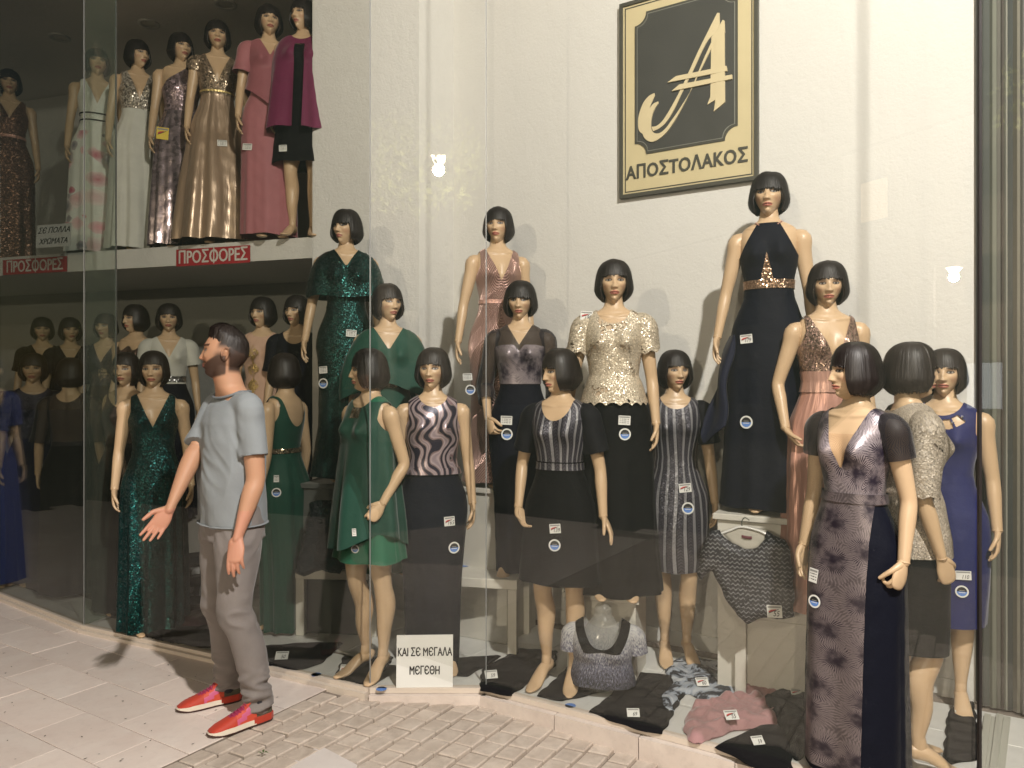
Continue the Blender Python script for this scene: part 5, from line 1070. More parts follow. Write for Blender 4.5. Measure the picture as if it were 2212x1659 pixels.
# trainers: > sole, upper, tongue, laces
RED1 = cloth('red_mesh_fabric', (.42, .045, .025), .6, .2); RED2 = cloth('orange_red_fabric', (.50, .065, .035), .55); PURP = cloth('crimson_laces', (.28, .02, .07), .6); PINKM = cloth('pink_overlay', (.50, .10, .20), .5); OLIVE = cloth('olive_heel', (.07, .065, .045), .5); SOLEW = paint('cream_sole', (.66, .58, .48), .5); SOLED = mat('dark_outsole', (.05, .018, .015), .7)
def shoe(A, tip):
    d = unit(np.array([tip[0]-A[0], tip[1]-A[1], 0])); s = np.array([-d[1], d[0], 0]); heel = np.array([A[0], A[1], 0])-d*.062
    t = empty('trainer', (0, 0, 0)); t.parent = MAN; L = .295
    def prof(u): return np.interp(u, [0, .05, .2, .42, .65, .85, .96, 1], [.018, .032, .038, .036, .046, .043, .028, .010])
    def ringpoly(u0, u1, z0, z1, ex=0., n=26):
        us = u0+(u1-u0)*(1-np.cos(np.linspace(0, math.pi, n)))/2; R_ = [heel+d*L*u+s*(prof(u)+ex) for u in us]; Lf = [heel+d*L*u-s*(prof(u)+ex) for u in us[::-1]]; return R_+Lf
    def layer(u0, u1, zf0, zf1, ex0, ex1, m, nm):
        A0, A1 = ringpoly(u0, u1, 0, 0, ex0), ringpoly(u0, u1, 0, 0, ex1); n = len(A0)
        us = [np.dot(p-heel, d)/L for p in A0]; V = [(p[0], p[1], zf0(u)) for p, u in zip(A0, us)]+[(p[0], p[1], zf1(u)) for p, u in zip(A1, us)]
        F = [(i, (i+1) % n, n+(i+1) % n, n+i) for i in range(n)]+[tuple(range(n))[::-1], tuple(range(n, 2*n))]; return ob(nm, mesh(nm, V, F, smooth=False), m, t)
    tp = lambda u: .010*max(0, (u-.8)/.2)**1.5
    layer(0, 1, lambda u: .001+tp(u), lambda u: .009+tp(u), .002, .004, SOLED, 'outsole')
    layer(.30, 1, lambda u: .0092+tp(u), lambda u: .030+tp(u)*.6-.012*max(0, (u-.75)/.25), .004, .001, SOLEW, 'midsole'); layer(-.005, .33, lambda u: .0095, lambda u: .040, .003, .005, RED1, 'air_heel')
    us = np.linspace(.015, .985, 26); top = np.interp(us, [0, .1, .25, .36, .50, .70, .88, 1], [.085, .092, .088, .110, .086, .062, .044, .022]); V = []; nn = 18; F = []
    for i, (u, tz) in enumerate(zip(us, top)):
        c = heel+d*L*u; w_ = prof(u)*.98
        for j in range(nn):
            a = math.pi*j/(nn-1); V.append(tuple(c+s*w_*math.copysign(abs(math.cos(a))**.75, math.cos(a))*(1-.12*math.sin(a)))[:2]+(.024+(tz-.024)*math.sin(a)**.8,))
    for i in range(25):
        for j in range(nn-1): F.append((i*nn+j, i*nn+j+1, (i+1)*nn+j+1, (i+1)*nn+j))
    F += [tuple(range(nn)), tuple(range(25*nn, 26*nn))[::-1]]
    me = mesh('upper', V, F); 
    for m in (RED1, RED2, OLIVE, PINKM, PURP): me.materials.append(m)
    mi = []
    for f in F:
        c = np.mean([V[q] for q in f], 0); u = np.dot(c-heel, d)/L; hgt = c[2]; lat = abs(np.dot(c-heel, s))
        k = 0 if u > .60 else 1
        if u < .30 and hgt < .072: k = 2
        if .36 < u < .58 and lat > .022 and abs(hgt-(.030+(.62-u)*.20)) < .014: k = 3
        if u > .36 and u < .68 and lat < .018: k = 4
        mi.append(k)
    me.polygons.foreach_set('material_index', mi[:len(me.polygons)]); ob('upper', me, None, t)
    c = heel+d*L*.34; tg = loft([c+d*.03+np.array([0, 0, .085]), c+d*.006+np.array([0, 0, .112]), c-d*.012+np.array([0, 0, .140])], [.024, .028, .024], [.008, .007, .005], s, 12, 3); ob('tongue', mesh('tongue', *tg), RED2, t)
    ob('tongue_label', mesh('tongue_label', *loft([c+d*.018+s*(-.012)+np.array([0, 0, .127]), c+d*.018+s*.012+np.array([0, 0, .127])], [.006]*2, [.003]*2, (0, 0, 1), 8, 1)), mat('blue_label', (.15, .16, .38), .6), t)
    for i in range(5):
        u = .42+i*.05; tz = np.interp(u, us, top); c2 = heel+d*L*u; ob('lace', mesh('lace', *loft([c2-s*.022+np.array([0, 0, tz-.007]), c2+np.array([0, 0, tz+.003])+d*.004, c2+s*.022+np.array([0, 0, tz-.007])], [.0035]*3, [.0022]*3, d, 6, 3)), PURP, t)
    ob('sock', mesh('sock', *loft([np.array([A[0], A[1], .06]), np.array([A[0], A[1], .115])], [.036]*2, [.040]*2, (1, 0, 0), 16, 1)), cloth('dark_sock', (.03, .03, .035)), t)
    return t
gl_, gr_ = world2man(gp(474, 1586), MM), world2man(gp(374, 1540), MM)
for A_, tp_ in ((AL, gl_), (AR, gr_)): shoe(A_, tp_)
# ---------------------------------------------------------------- wall sign
SG = empty('wall_sign', (0, 0, 0)); A0 = at(1342, 431, 4.56); A0 = Vector((.669, float(wall1(.669)[1])-.005, 2.69)); SG.location = A0; SG.rotation_euler = (R(90), 0, AZ)
tag(SG, 'framed cream and black shop sign with a large script A on the white wall', 'sign')
SWd, SHt = .822, 1.18
src = np.array([(290, 55), (290, 1590), (1385, 1450), (1385, -236)], float); dst = np.array([(0, SHt), (0, 0), (SWd, 0), (SWd, SHt)])
M_ = []; b_ = []
for (x, y), (u, v) in zip(src, dst): M_ += [[x, y, 1, 0, 0, 0, -u*x, -u*y], [0, 0, 0, x, y, 1, -v*x, -v*y]]; b_ += [u, v]
Hm = np.append(np.linalg.solve(np.array(M_), np.array(b_)), 1).reshape(3, 3)
def onsign(P): q = np.c_[np.asarray(P, float), np.ones(len(P))]@Hm.T; return q[:, :2]/q[:, 2:]
CREAM = paint('cream_enamel', (.55, .47, .28), .5); CREAM2 = paint('pale_gold_letter', (.60, .51, .32), .4); SBLK = paint('charcoal_panel', (.055, .055, .050), .35); SFR = paint('dark_olive_frame', (.060, .058, .045), .4)
def frame_ring(x0, x1, y0, y1, w_, z0, z1):
    P = []
    for a, b, c, d in ((x0, x1, y0, y0+w_), (x0, x1, y1-w_, y1), (x0, x0+w_, y0+w_, y1-w_), (x1-w_, x1, y0+w_, y1-w_)): P.append(box(a, b, c, d, z0, z1))
    return join(P)
ob('sign_board', mesh('sign_board', *box(.004, SWd-.004, .004, SHt-.004, .0, .020), smooth=False), CREAM, SG)
ob('frame', mesh('frame', *frame_ring(0, SWd, 0, SHt, .020, .0, .034), smooth=False), SFR, SG)
ob('frame_line', mesh('frame_line', *frame_ring(.032, SWd-.032, .032, SHt-.032, .006, .0201, .0225), smooth=False), SFR, SG)
def notched(x0, x1, y0, y1, r):
    P = []
    for cx, cy, a0 in ((x0, y0, 90), (x1, y0, 180), (x1, y1, 270), (x0, y1, 0)): P += [(cx+r*math.cos(R(a0-90*i/6)), cy+r*math.sin(R(a0-90*i/6))) for i in range(7)]
    return P
px0, px1, py0, py1 = .098, SWd-.112, .245, SHt-.085
def ngon_prism(P, z0, z1):
    c = np.mean(P, 0); n = len(P); V = [(p[0], p[1], z0) for p in P]+[(p[0], p[1], z1) for p in P]+[(c[0], c[1], z1)]
    return np.array(V), [(i, (i+1) % n, n+(i+1) % n, n+i) for i in range(n)]+[(n+i, n+(i+1) % n, 2*n) for i in range(n)]
ob('panel_rim', mesh('panel_rim', *ngon_prism(notched(px0, px1, py0, py1, .072), .0201, .026), smooth=False), SFR, SG)
ob('panel_line', mesh('panel_line', *ngon_prism(notched(px0+.014, px1-.014, py0+.014, py1-.014, .068), .0262, .0280), smooth=False), paint('silver_line', (.22, .22, .19), .4), SG)
ob('panel', mesh('panel', *ngon_prism(notched(px0+.018, px1-.018, py0+.018, py1-.018, .067), .0282, .0292), smooth=False), SBLK, SG)
def poly_solid(P, z0, z1):
    Q = onsign(P); a = sum(Q[i, 0]*Q[(i+1) % len(Q), 1]-Q[(i+1) % len(Q), 0]*Q[i, 1] for i in range(len(Q))); Q = Q if a > 0 else Q[::-1]; n = len(Q)
    from mathutils.geometry import tessellate_polygon
    tri = tessellate_polygon([[Vector((p[0], p[1], 0)) for p in Q]]); V = [(p[0], p[1], z0) for p in Q]+[(p[0], p[1], z1) for p in Q]
    return np.array(V), [tuple(n+i for i in t) for t in tri]+[(i, (i+1) % n, n+(i+1) % n, n+i) for i in range(n)]
def sm(P, m=4): return [tuple(p) for p in catmull(P, m)]
front_hook = sm([(600, 830), (560, 850), (515, 910), (482, 1000), (478, 1080), (500, 1125), (545, 1147), (600, 1130), (665, 1075), (730, 985), (790, 880), (850, 760), (910, 620), (970, 480), (1040, 330), (1108, 198)])+[(1124, 205), (1128, 300), (1108, 262)]+sm([(1060, 340), (990, 480), (920, 620), (845, 770), (770, 890), (700, 990), (655, 1048), (610, 1080), (570, 1078), (548, 1050), (543, 1000), (555, 930), (580, 875), (603, 845)])
back_c = sm([(568, 762), (525, 785), (480, 840), (447, 930), (440, 1000), (448, 1055), (478, 1085)])+[(500, 1040), (505, 960)]+sm([(530, 880), (555, 820), (573, 780)])
back_diag = sm([(548, 1028), (590, 1020), (640, 975), (700, 880), (755, 780), (810, 670), (860, 560), (920, 430), (985, 300), (1066, 140)])+[(1083, 140), (1086, 235)]+sm([(1052, 300), (1000, 345), (950, 430), (890, 560), (835, 670), (780, 780), (725, 895), (665, 990), (610, 1040), (560, 1062)])
stem_back = [(1020, 330), (1060, 290), (1058, 820), (988, 862), (1012, 800)]
stem_front = [(1052, 330), (1092, 240), (1112, 198), (1124, 205), (1128, 845), (1040, 918), (1050, 850)]
bar1 = [(675, 683), (742, 634), (1140, 560), (1148, 600)]; bar2 = [(708, 752), (770, 700), (1184, 630), (1186, 664)]
for i, P in enumerate((back_c, back_diag, stem_back, front_hook, stem_front, bar1, bar2)):
    v, f = poly_solid(P, .0293, .0345+.0012*i); ob('letter_stroke', mesh('letter_stroke', v, f, smooth=False), CREAM2, SG)
tx = text_ob('shop_name', 'AΠOΣTOΛAKOΣ', .112, SFR, SG, (.405, .143, .0225), extrude=.002, off=.0014, space=1.05, sx=.80, bold=.016)
# slogans
def plate(lines, c0, w_, h, m_bg, m_tx, size, label, rotz, loc, lean=0, parent_tag=True, shear=0., sx=1., off=.002, gap=1.35, name='slogan_sign', border=None, space=1.):
    o = empty(name, loc, 0); o.rotation_euler = (R(90-lean), 0, rotz); tag(o, label, 'sign')
    ob('sign_card', mesh('sign_card', *box(-w_/2, w_/2, 0, h, -.003, 0), smooth=False), m_bg, o)
    for i, s_ in enumerate(lines):
        lt_ = text_ob('lettering', s_, size, m_tx, o, (0, h/2+size*gap*((len(lines)-1)/2-i)-size*.02, .0006), shear=shear, off=off, sx=sx, bold=.020, extrude=.0003, space=space)
        if s_ == 'ΠPOΣOOPEΣ':                                            # the fifth letter is a phi: a ring with a bar through it
            n = len(lt_.data.vertices); v = np.empty(n*3); lt_.data.vertices.foreach_get('co', v); v = v.reshape(-1, 3); lab = list(range(n))
            def root(a):
                while lab[a] != a: lab[a] = lab[lab[a]]; a = lab[a]
                return a
            for e in lt_.data.edges: lab[root(e.vertices[0])] = root(e.vertices[1])
            isl = {}
            for a in range(n): isl.setdefault(root(a), []).append(v[a, 0])
            sp_ = []
            for lo, hi in sorted((min(q), max(q)) for q in isl.values()):
                if sp_ and lo < sp_[-1][1]-size*.05: sp_[-1][1] = max(sp_[-1][1], hi)
                else: sp_.append([lo, hi])
            cx = sum(sp_[4])/2*sx; ya, yb = v[:, 1].min(), v[:, 1].max(); y0 = lt_.location.y; ob('letter_bar', mesh('letter_bar', *box(cx-size*.036, cx+size*.036, y0+ya-size*.07, y0+yb+size*.07, .0002, .0016), smooth=False), m_tx, o)
    return o
REDSIGN = paint('red_sign', (.36, .022, .030), .45); WTXT = paint('white_letters', (.62, .60, .56), .5); GREYC = paint('grey_card', (.55, .55, .54), .6)
AA = math.atan2(-.306, 1)
def onA(x): 
    X = (x-HX)/F0; D = (5.0-.2142)/(1+.306*X); return X*D, D
for x0, x1, y0, y1, lb_ in ((382, 541, 535, 572, 'red PROSFORES offers sign on the right half of the mezzanine edge'), (8, 146, 558, 591, 'red PROSFORES offers sign at the left end of the mezzanine edge')):
    X0, D0 = onA(x0); X1, D1 = onA(x1); w_ = math.hypot(X1-X0, D1-D0); Dm = (D0+D1)/2; h = (y1-y0)*Dm/F0; zc = CH-((y0+y1)/2-HY)/F0*Dm
    plate(['ΠPOΣOOPEΣ'], 0, w_, h, REDSIGN, WTXT, h*1.05, lb_.replace('PROSFORES ', ''), AA, ((X0+X1)/2, Dm-.010, zc-h/2), sx=.76, off=0)
D_ = 5.60; p = at(114, 549, D_); plate(['ΣЄ ΠOΛΛA', 'XPΩMATA'], 0, 96/F0*D_, 50/F0*D_, GREYC, BLACKPAINT, .062, 'grey card with slanted black lettering standing on the mezzanine edge', AA, (p.x, p.y, 2.596), 4, shear=.3, off=0, sx=.95, name='slogan_card')
p = gp(917, 1486, .037); plate(['KAI ΣЄ MЄΓAΛA', 'MЄΓЄΘH'], 0, 122/F0*p.y, 111/F0*p.y, CARDM, BLACKPAINT, .058, 'white card with black slogan about large sizes standing in the front pane', R(2), (p.x, p.y, .0375), 6, sx=.62, off=0, gap=1.55, name='slogan_card')

# ---------------------------------------------------------------- clothes laid out
def sdf(P, x, y):
    P = np.asarray(P, float); d = np.full(x.shape, 1e9); ins = np.zeros(x.shape, bool)
    for a, b in zip(P, np.roll(P, -1, 0)):
        e = b-a; t = np.clip(((x-a[0])*e[0]+(y-a[1])*e[1])/(e@e+1e-12), 0, 1); d = np.minimum(d, np.hypot(x-a[0]-t*e[0], y-a[1]-t*e[1]))
        c = ((a[1] > y) != (b[1] > y)) & (x < (b[0]-a[0])*(y-a[1])/(b[1]-a[1]+1e-12)+a[0]); ins ^= c
    return np.where(ins, d, -d)
def wr(x, y, sc_, seed, oct_=3):
    r = np.random.default_rng(seed); z = 0*x
    for o in range(oct_):
        for _ in range(3):
            a = r.uniform(0, math.pi); k = sc_*2**o*r.uniform(.7, 1.3); z = z+np.sin((x*math.cos(a)+y*math.sin(a))*k+r.uniform(0, 6)+1.3*np.sin((x*math.sin(a)-y*math.cos(a))*k*.6))/2**o
    return z/5
def pillow(name, P, o, ux, uy, un, th, m, wrk=.003, wsc=40, seed=0, step=.009, edge=.012, smoothP=True, parent=None, holes=None):
    P = np.asarray(P, float)
    if smoothP: P = catmull(np.vstack([P, P[:1]]), 4)[:-1]
    x0, y0 = P.min(0)-.01; x1, y1 = P.max(0)+.01; X, Y = np.meshgrid(np.arange(x0, x1, step), np.arange(y0, y1, step)); g = sdf(P, X+.004*np.sin(Y*60+seed), Y+.004*np.sin(X*50))
    if holes is not None: g = np.minimum(g, -sdf(holes, X, Y))
    hgt = th*np.sqrt(np.clip(g/edge, 0, 1))+np.abs(wrk*wr(X, Y, wsc, seed))*np.clip(g/.02, 0, 1)
    o, ux, uy, un = (np.asarray(q, float) for q in (o, ux, uy, un)); out = []
    for k, H in ((0, hgt), (1, 0*hgt)):
        Q = o+X[..., None]*ux+Y[..., None]*uy+H[..., None]*un; v, f, u = clipgrid(Q, np.stack([X, Y], -1), g, False); out.append((v, f if k == 0 else [t[::-1] for t in f], u))
    n = len(out[0][0]); V = np.vstack([out[0][0], out[1][0]]); U = np.vstack([out[0][2], out[1][2]]); return ob(name, mesh(name, V, out[0][1]+[tuple(i+n for i in t) for t in out[1][1]], U), m, parent)
FG = 'garments laid out on the window floor'; FZ = .0385
def floor_cloth(P, m, label, th=.014, wrk=.005, wsc=26, seed=0, name='folded_garment', z=FZ, cat='garment', smoothP=False, edge=.012):
    W = np.array([tuple(gp(x, y, z))[:2] for x, y in P]); c = W.mean(0); o = pillow(name, W-c, (0, 0, 0), (1, 0, 0), (0, 1, 0), (0, 0, 1), th, m, wrk, wsc, seed, .010, edge, smoothP); o.location = (c[0], c[1], z); return tag(o, label, cat, FG)
BK = cloth('black_knit', (.007, .0065, .0075), .9, .2); PKK = cloth('dusty_pink_knit', (.34, .19, .19), .85, .4, var=.25); 
BW = mat('blue_white_chiffon', (.4, .45, .5), .7); k_ = N(BW); nz = k_.noise(k_.uv(), 9, 4, .6, 1.); k_.color(k_.ramp(nz.outputs[0], [(0, (.012, .014, .022)), (.45, (.015, .02, .03)), (.49, (.28, .32, .38)), (.60, (.45, .48, .52)), (1, (.55, .58, .6))]))
FLR = [
 ([(1040, 1448), (1119, 1403), (1204, 1408), (1200, 1440), (1163, 1461), (1103, 1505), (1036, 1492)], BK, 'black garment spread under the walking striped mannequin with a 59 price card', '59', (1061, 1459), False),
 ([(1157, 1505), (1202, 1465), (1252, 1416), (1325, 1400), (1362, 1424), (1374, 1453), (1350, 1485), (1277, 1501), (1216, 1515)], BK, 'black garment spread in front of the grey lace top', '', (1316, 1447), True),
 ([(1271, 1540), (1378, 1453), (1487, 1466), (1491, 1477), (1430, 1588), (1366, 1574)], BK, 'large black folded garment with a 69 price card', '69', (1368, 1542), False),
 ([(1542, 1614), (1643, 1568), (1708, 1570), (1712, 1668), (1655, 1672)], BK, 'black folded garment with a 59 card at the front edge beside the pink knit', '59', (1637, 1602), False),
 ([(522, 1420), (560, 1398), (672, 1390), (742, 1390), (694, 1434), (640, 1450), (580, 1438)], BK, 'black folded garment with a 50 card right behind the man', '50', (609, 1418), False),
 ([(741, 1420), (852, 1420), (803, 1484), (722, 1466)], BK, 'charcoal folded garment with a 37 card at the left pane corner', '37', (748, 1447), True),
 ([(905, 1452), (935, 1425), (1085, 1418), (1010, 1462)], BK, 'dark folded cloth behind the white slogan card', '', None, False),
 ([(2046, 1543), (2104, 1521), (2120, 1640), (2036, 1655)], BK, 'black cloth heap in the right corner of the window', '', (2080, 1546), False),
 ([(262, 1366), (340, 1350), (450, 1358), (474, 1398), (430, 1400), (350, 1386)], BK, 'dark cloth on the floor left of the man', '', None, False),
 ([(200, 1318), (240, 1300), (300, 1315), (270, 1345)], BK, 'dark cloth on the floor by the tinted glass fin', '', None, False),
 ([(10, 1255), (60, 1236), (140, 1256), (120, 1292)], BK, 'dark cloth on the floor at the far left', '', None, False),
]
for i, (P, m, lb_, tx_, cp, rd) in enumerate(FLR):
    o = floor_cloth(P, m, lb_, seed=i, th=.012 if i < 7 else .03)
    if cp: c_o = card(o, cp[0], cp[1], 0, tx_, 27, 20, rd, 12-7*(i % 3), flat=.062)
o = floor_cloth([(1432, 1442), (1480, 1422), (1560, 1436), (1592, 1462), (1585, 1500), (1530, 1518), (1480, 1500), (1448, 1545), (1425, 1510), (1450, 1480)], BW, 'blue and white patterned chiffon scarf top crumpled with a 60 card', .016, .020, 22, 5, 'crumpled_cloth', smoothP=True, edge=.02); card(o, 1517, 1475, 0, '60', 27, 20, True, 5, flat=.075)
o = floor_cloth([(1478, 1582), (1478, 1560), (1500, 1532), (1560, 1512), (1640, 1508), (1668, 1528), (1710, 1530), (1706, 1548), (1655, 1572), (1580, 1582), (1520, 1606), (1490, 1602)], PKK, 'dusty pink knit crumpled at the window edge with a 55 card', .030, .050, 30, 8, 'crumpled_knit', smoothP=True, edge=.035); card(o, 1580, 1547, 0, '55', 30, 22, True, 8, flat=.105)
o = floor_cloth([(1600, 1480), (1663, 1478), (1730, 1500), (1712, 1508), (1655, 1512), (1605, 1500)], PKK, 'second dusty pink knit lying behind the table leg', .04, .06, 42, 9, 'crumpled_knit', smoothP=True, edge=.03); card(o, 1720, 1499, 0, '', 22, 20, True, -8, flat=.09)
floor_cloth([(1640, 1530), (1668, 1508), (1745, 1500), (1760, 1560), (1742, 1625), (1712, 1640), (1690, 1578)], BK, 'black cloth heap between the pink knit and the starburst gown', .05, .03, 22, 12, 'crumpled_cloth', smoothP=True, edge=.04)
floor_cloth([(355, 1345), (372, 1322), (430, 1318), (462, 1338), (440, 1362), (380, 1362)], cloth('maroon_knit', (.05, .015, .02)), 'dark maroon cloth heap seen left of the man legs', .07, .03, 22, 13, 'crumpled_cloth', smoothP=True, edge=.05)
STK = empty('folded_clothes_stack', gp(408, 1318, .0375)); tag(STK, 'stack of folded patterned clothes left of the man legs', 'clothes')
PT = mat('grey_black_print', (.3, .3, .3), .8); k_ = N(PT); nz = k_.noise(k_.uv(), 14, 4, .6, 2.); k_.color(k_.ramp(nz.outputs[0], [(0, (.01, .01, .012)), (.48, (.02, .02, .02)), (.53, (.33, .33, .34)), (1, (.42, .42, .42))]))
for i in range(6): pillow('folded_item', np.array([(-.17, -.11), (.17, -.12), (.16, .12), (-.16, .11)])*(1-.04*i), (.012*math.sin(i*2.3), 0, .062*i), (math.cos(.1*i), math.sin(.1*i), 0), (-math.sin(.1*i), math.cos(.1*i), 0), (0, 0, 1), .058, PT if i % 2 == 0 else cloth('black_knit2', (.015, .015, .017)), .006, 30, i, .014, .03, True, STK)
for i, (x, y, z_) in enumerate(((683, 1457, .0385), (824, 1488, .0385), (1232, 1524, .0385), (1002, 1222, .4675))):
    p = gp(x, y, z_+.001); th = np.linspace(0, 2*math.pi, 25)[:-1]; o = ob('round_sticker', mesh('round_sticker', [(.026*math.cos(a), .026*math.sin(a), 0) for a in th]+[(.026*math.cos(a), .026*math.sin(a), -.001) for a in th], [tuple(range(24))]+[(j+24, (j+1) % 24+24, (j+1) % 24, j) for j in range(24)], smooth=False), BLUEM, None, (p.x, p.y, z_+.0015))
    tag(o, ['blue round sticker on the floor near the 37 card', 'blue round sticker on the floor left of the white slogan card', 'blue round sticker on the floor under the striped mannequin', 'blue round sticker on the low table beside the swirl-print mannequin'][i], 'sticker', 'blue round stickers')
# grey lace top on a small bust form
bf_ = empty('bust_form', (0, 0, 0)); p = at(1292, 1450, 3.78); s_ = .92; bf_.scale = (s_*1.12, s_, s_); bf_.location = (p.x, 3.62, .085-1.10*s_); bf_.rotation_euler = (R(-4), 0, R(-10)); tag(bf_, 'half bust form wearing a grey and white melange top with black neckline', 'bust form')
MEL = mat('melange_lace', (.35, .35, .38), .75); k_ = N(MEL); x_, y_, z_ = k_.sep(k_.uv()); nz = k_.noise(k_.comb(k_.math('MULTIPLY', x_, 3.), y_), 60, 4, .7); f_ = k_.math('ADD', nz.outputs[0], k_.math('MULTIPLY', k_.math('SUBTRACT', y_, 1.27), 1.2)); k_.color(k_.ramp(f_, [(.30, (.015, .015, .02)), (.45, (.13, .13, .19)), (.60, (.42, .42, .42)), (1, (.55, .55, .52))])); k_.bump(nz.outputs[0], .5, .004)
put('top', garment(1.10, 1.435, mk_masks('scoop', 1.30, .090, arm=False), .012, [(1.09, .150, .11, .10)]+[r for r in TOR if r[0] > 1.2], (5, .006, 1.3, 1), 140, .006, seed=2), MEL, bf_)
put('black_neckline', garment(1.285, 1.44, mk_masks('scoop', 1.30, .090, arm=False), .0165, TOR, None, 240, .004, extra=lambda x, y, z, th: .02-(np.sqrt((x/.108)**2+((1.455-z)/.178)**2)-1)*.06*1.4), BLACK, bf_)
for sx in (-1, 1): g = sleeve(sx, 'down', .012, .13, r0=.046, r1=.046); put('sleeve', g, MEL, bf_)
CPF = mat('clear_plastic_form', (.45, .45, .42), .15, 0, .7); N(CPF).see(.30)
ob('form', mesh('form', *join([loft([(0, .01, 1.12), (0, .01, 1.30), (0, .015, 1.40), (0, .02, 1.45), (0, .02, 1.48)], [.11, .12, .08, .046, .044], [.07, .075, .06, .046, .044], (1, 0, 0), 24, 4)])), CPF, bf_)
card(bf_, 1316, 1447, 3.60, '', 20, 24, True, 12) if False else None
# black chevron top on a hanger in front of the low table
Dh = 3.50; hp = at(1606, 1240, Dh); ang = R(-24); ux = np.array([math.cos(ang), math.sin(ang), 0]); un = np.array([math.sin(ang), -math.cos(ang), .12]); uy = np.array([0, .10, 1.])
HG = empty('hanging_top', tuple(hp)); tag(HG, 'black knit top with silver chevrons on a hanger above the low table', 'top')
def L2(x, y): return ((x-1606)/F0*Dh/math.cos(ang)*.97, -(y-1240)/F0*Dh)
CHV = mat('chevron_knit', (.02, .02, .025), .6, .2); k_ = N(CHV); x_, y_, z_ = k_.sep(k_.uv()); tri = k_.math('PINGPONG', x_, .011); f_ = k_.math('FRACT', k_.math('MULTIPLY', k_.math('ADD', y_, tri), 50.)); on = k_.math('GREATER_THAN', f_, .78); nz = k_.noise(k_.uv(), 60, 2); on = k_.math('MULTIPLY', on, k_.math('GREATER_THAN', nz.outputs[0], .42)); k_.color(k_.mix(on, (.012, .012, .016), (.20, .20, .215)))
out = [L2(*q) for q in ((1563, 1148), (1545, 1155), (1528, 1180), (1514, 1245), (1520, 1262), (1545, 1240), (1565, 1285), (1590, 1330), (1612, 1344), (1630, 1330), (1665, 1325), (1700, 1320), (1702, 1262), (1700, 1200), (1690, 1160), (1655, 1145), (1650, 1165), (1632, 1182), (1608, 1186), (1585, 1178), (1570, 1163))]
pillow('knit_top', out, (0, 0, 0), ux, uy, un, .035, CHV, .012, 18, 3, .007, .03, False, HG)
pillow('lining', [L2(*q) for q in ((1562, 1150), (1570, 1163), (1585, 1180), (1608, 1190), (1634, 1184), (1652, 1165), (1656, 1146), (1610, 1140))], -un*.012, ux, uy, un, .008, cloth('pale_lining', (.40, .38, .33)), .002, 20, 1, .006, .01, False, HG)
pillow('neck_label', [L2(*q) for q in ((1603, 1157), (1624, 1157), (1623, 1163), (1604, 1163))], un*.004, ux, uy, un, .002, mat('maroon_label', (.10, .02, .03)), 0, 20, 1, .003, .003, False, HG)
hq = [np.array((*L2(*q), 0)) for q in ((1560, 1160), (1585, 1148), (1606, 1140), (1640, 1146), (1662, 1158))]; ob('hanger', mesh('hanger', *loft([ux*q[0]+uy*q[1] for q in hq], [.006]*5, n=8)), mat('clear_hanger', (.6, .6, .58), .15, 0, .7), HG)
hk = [(1606, 1140), (1606, 1128), (1612, 1120), (1620, 1124)]; ob('hook', mesh('hook', *loft([ux*L2(*q)[0]+uy*L2(*q)[1] for q in hk], [.003]*4, n=6)), ALU, HG)
card(HG, 1673, 1321, Dh-.09, '55', 31, 27, True, 4)
# teal sequin piece draped on the left table
tp_ = at(700, 1150, 4.30); DT = empty('draped_garment', tuple(tp_)); tag(DT, 'dark teal sequin garment hanging over the low table beside the green gown', 'garment')
pillow('cloth', [((x-700)/F0*4.3, -(y-1150)/F0*4.3) for x, y in ((668, 1085), (745, 1078), (752, 1150), (748, 1200), (738, 1238), (700, 1228), (662, 1240), (640, 1236), (655, 1160))], (0, 0, 0), (1, 0, 0), (0, .15, 1), (0, -1, 0), .04, sequins('dark_teal_sequins', (.006, .035, .035), (.004, .008, .01), 220, .7, .5), .03, 16, 4, .010, .03, False, DT); card(DT, 722, 1122, 4.2, '', 12, 18, False, 8, True)
# leaf and specks on the paving
LM = mat('green_leaf', (.05, .09, .02), .6); p = gp(568, 1629, 0)
lf = empty('fallen_leaf', (p.x, p.y, .004)); tag(lf, 'small crumpled green leaf on the pale pavement', 'leaf')
for i in range(4):
    a = i*1.7; ob('leaflet', mesh('leaflet', [(0, 0, 0), (.012*math.cos(a-.4), .012*math.sin(a-.4), .006), (.024*math.cos(a), .024*math.sin(a), .002+.003*i), (.012*math.cos(a+.5), .012*math.sin(a+.5), .007)], [(0, 1, 2, 3)], smooth=False), LM, lf)
rs = random.Random(5); P = []
for i in range(70):
    x, y = rs.uniform(0, 900), rs.uniform(1400, 1655); q = gp(x, y, 0)
    if q.x*E1[0]+q.y*E1[1] > -2.85: continue
    a = rs.uniform(0, 6); r_ = rs.uniform(.002, .006); P.append(([(q.x+r_*math.cos(a+t)*(1.5 if t in (0, math.pi) else .6), q.y+r_*math.sin(a+t)*(1.5 if t in (0, math.pi) else .6), .0035) for t in (0, math.pi/2, math.pi, 4.7)], [(0, 1, 2, 3)]))
tag(ob('grit', mesh('grit', *join(P), smooth=False), mat('dark_grit', (.06, .05, .04), .9)), kind='stuff')

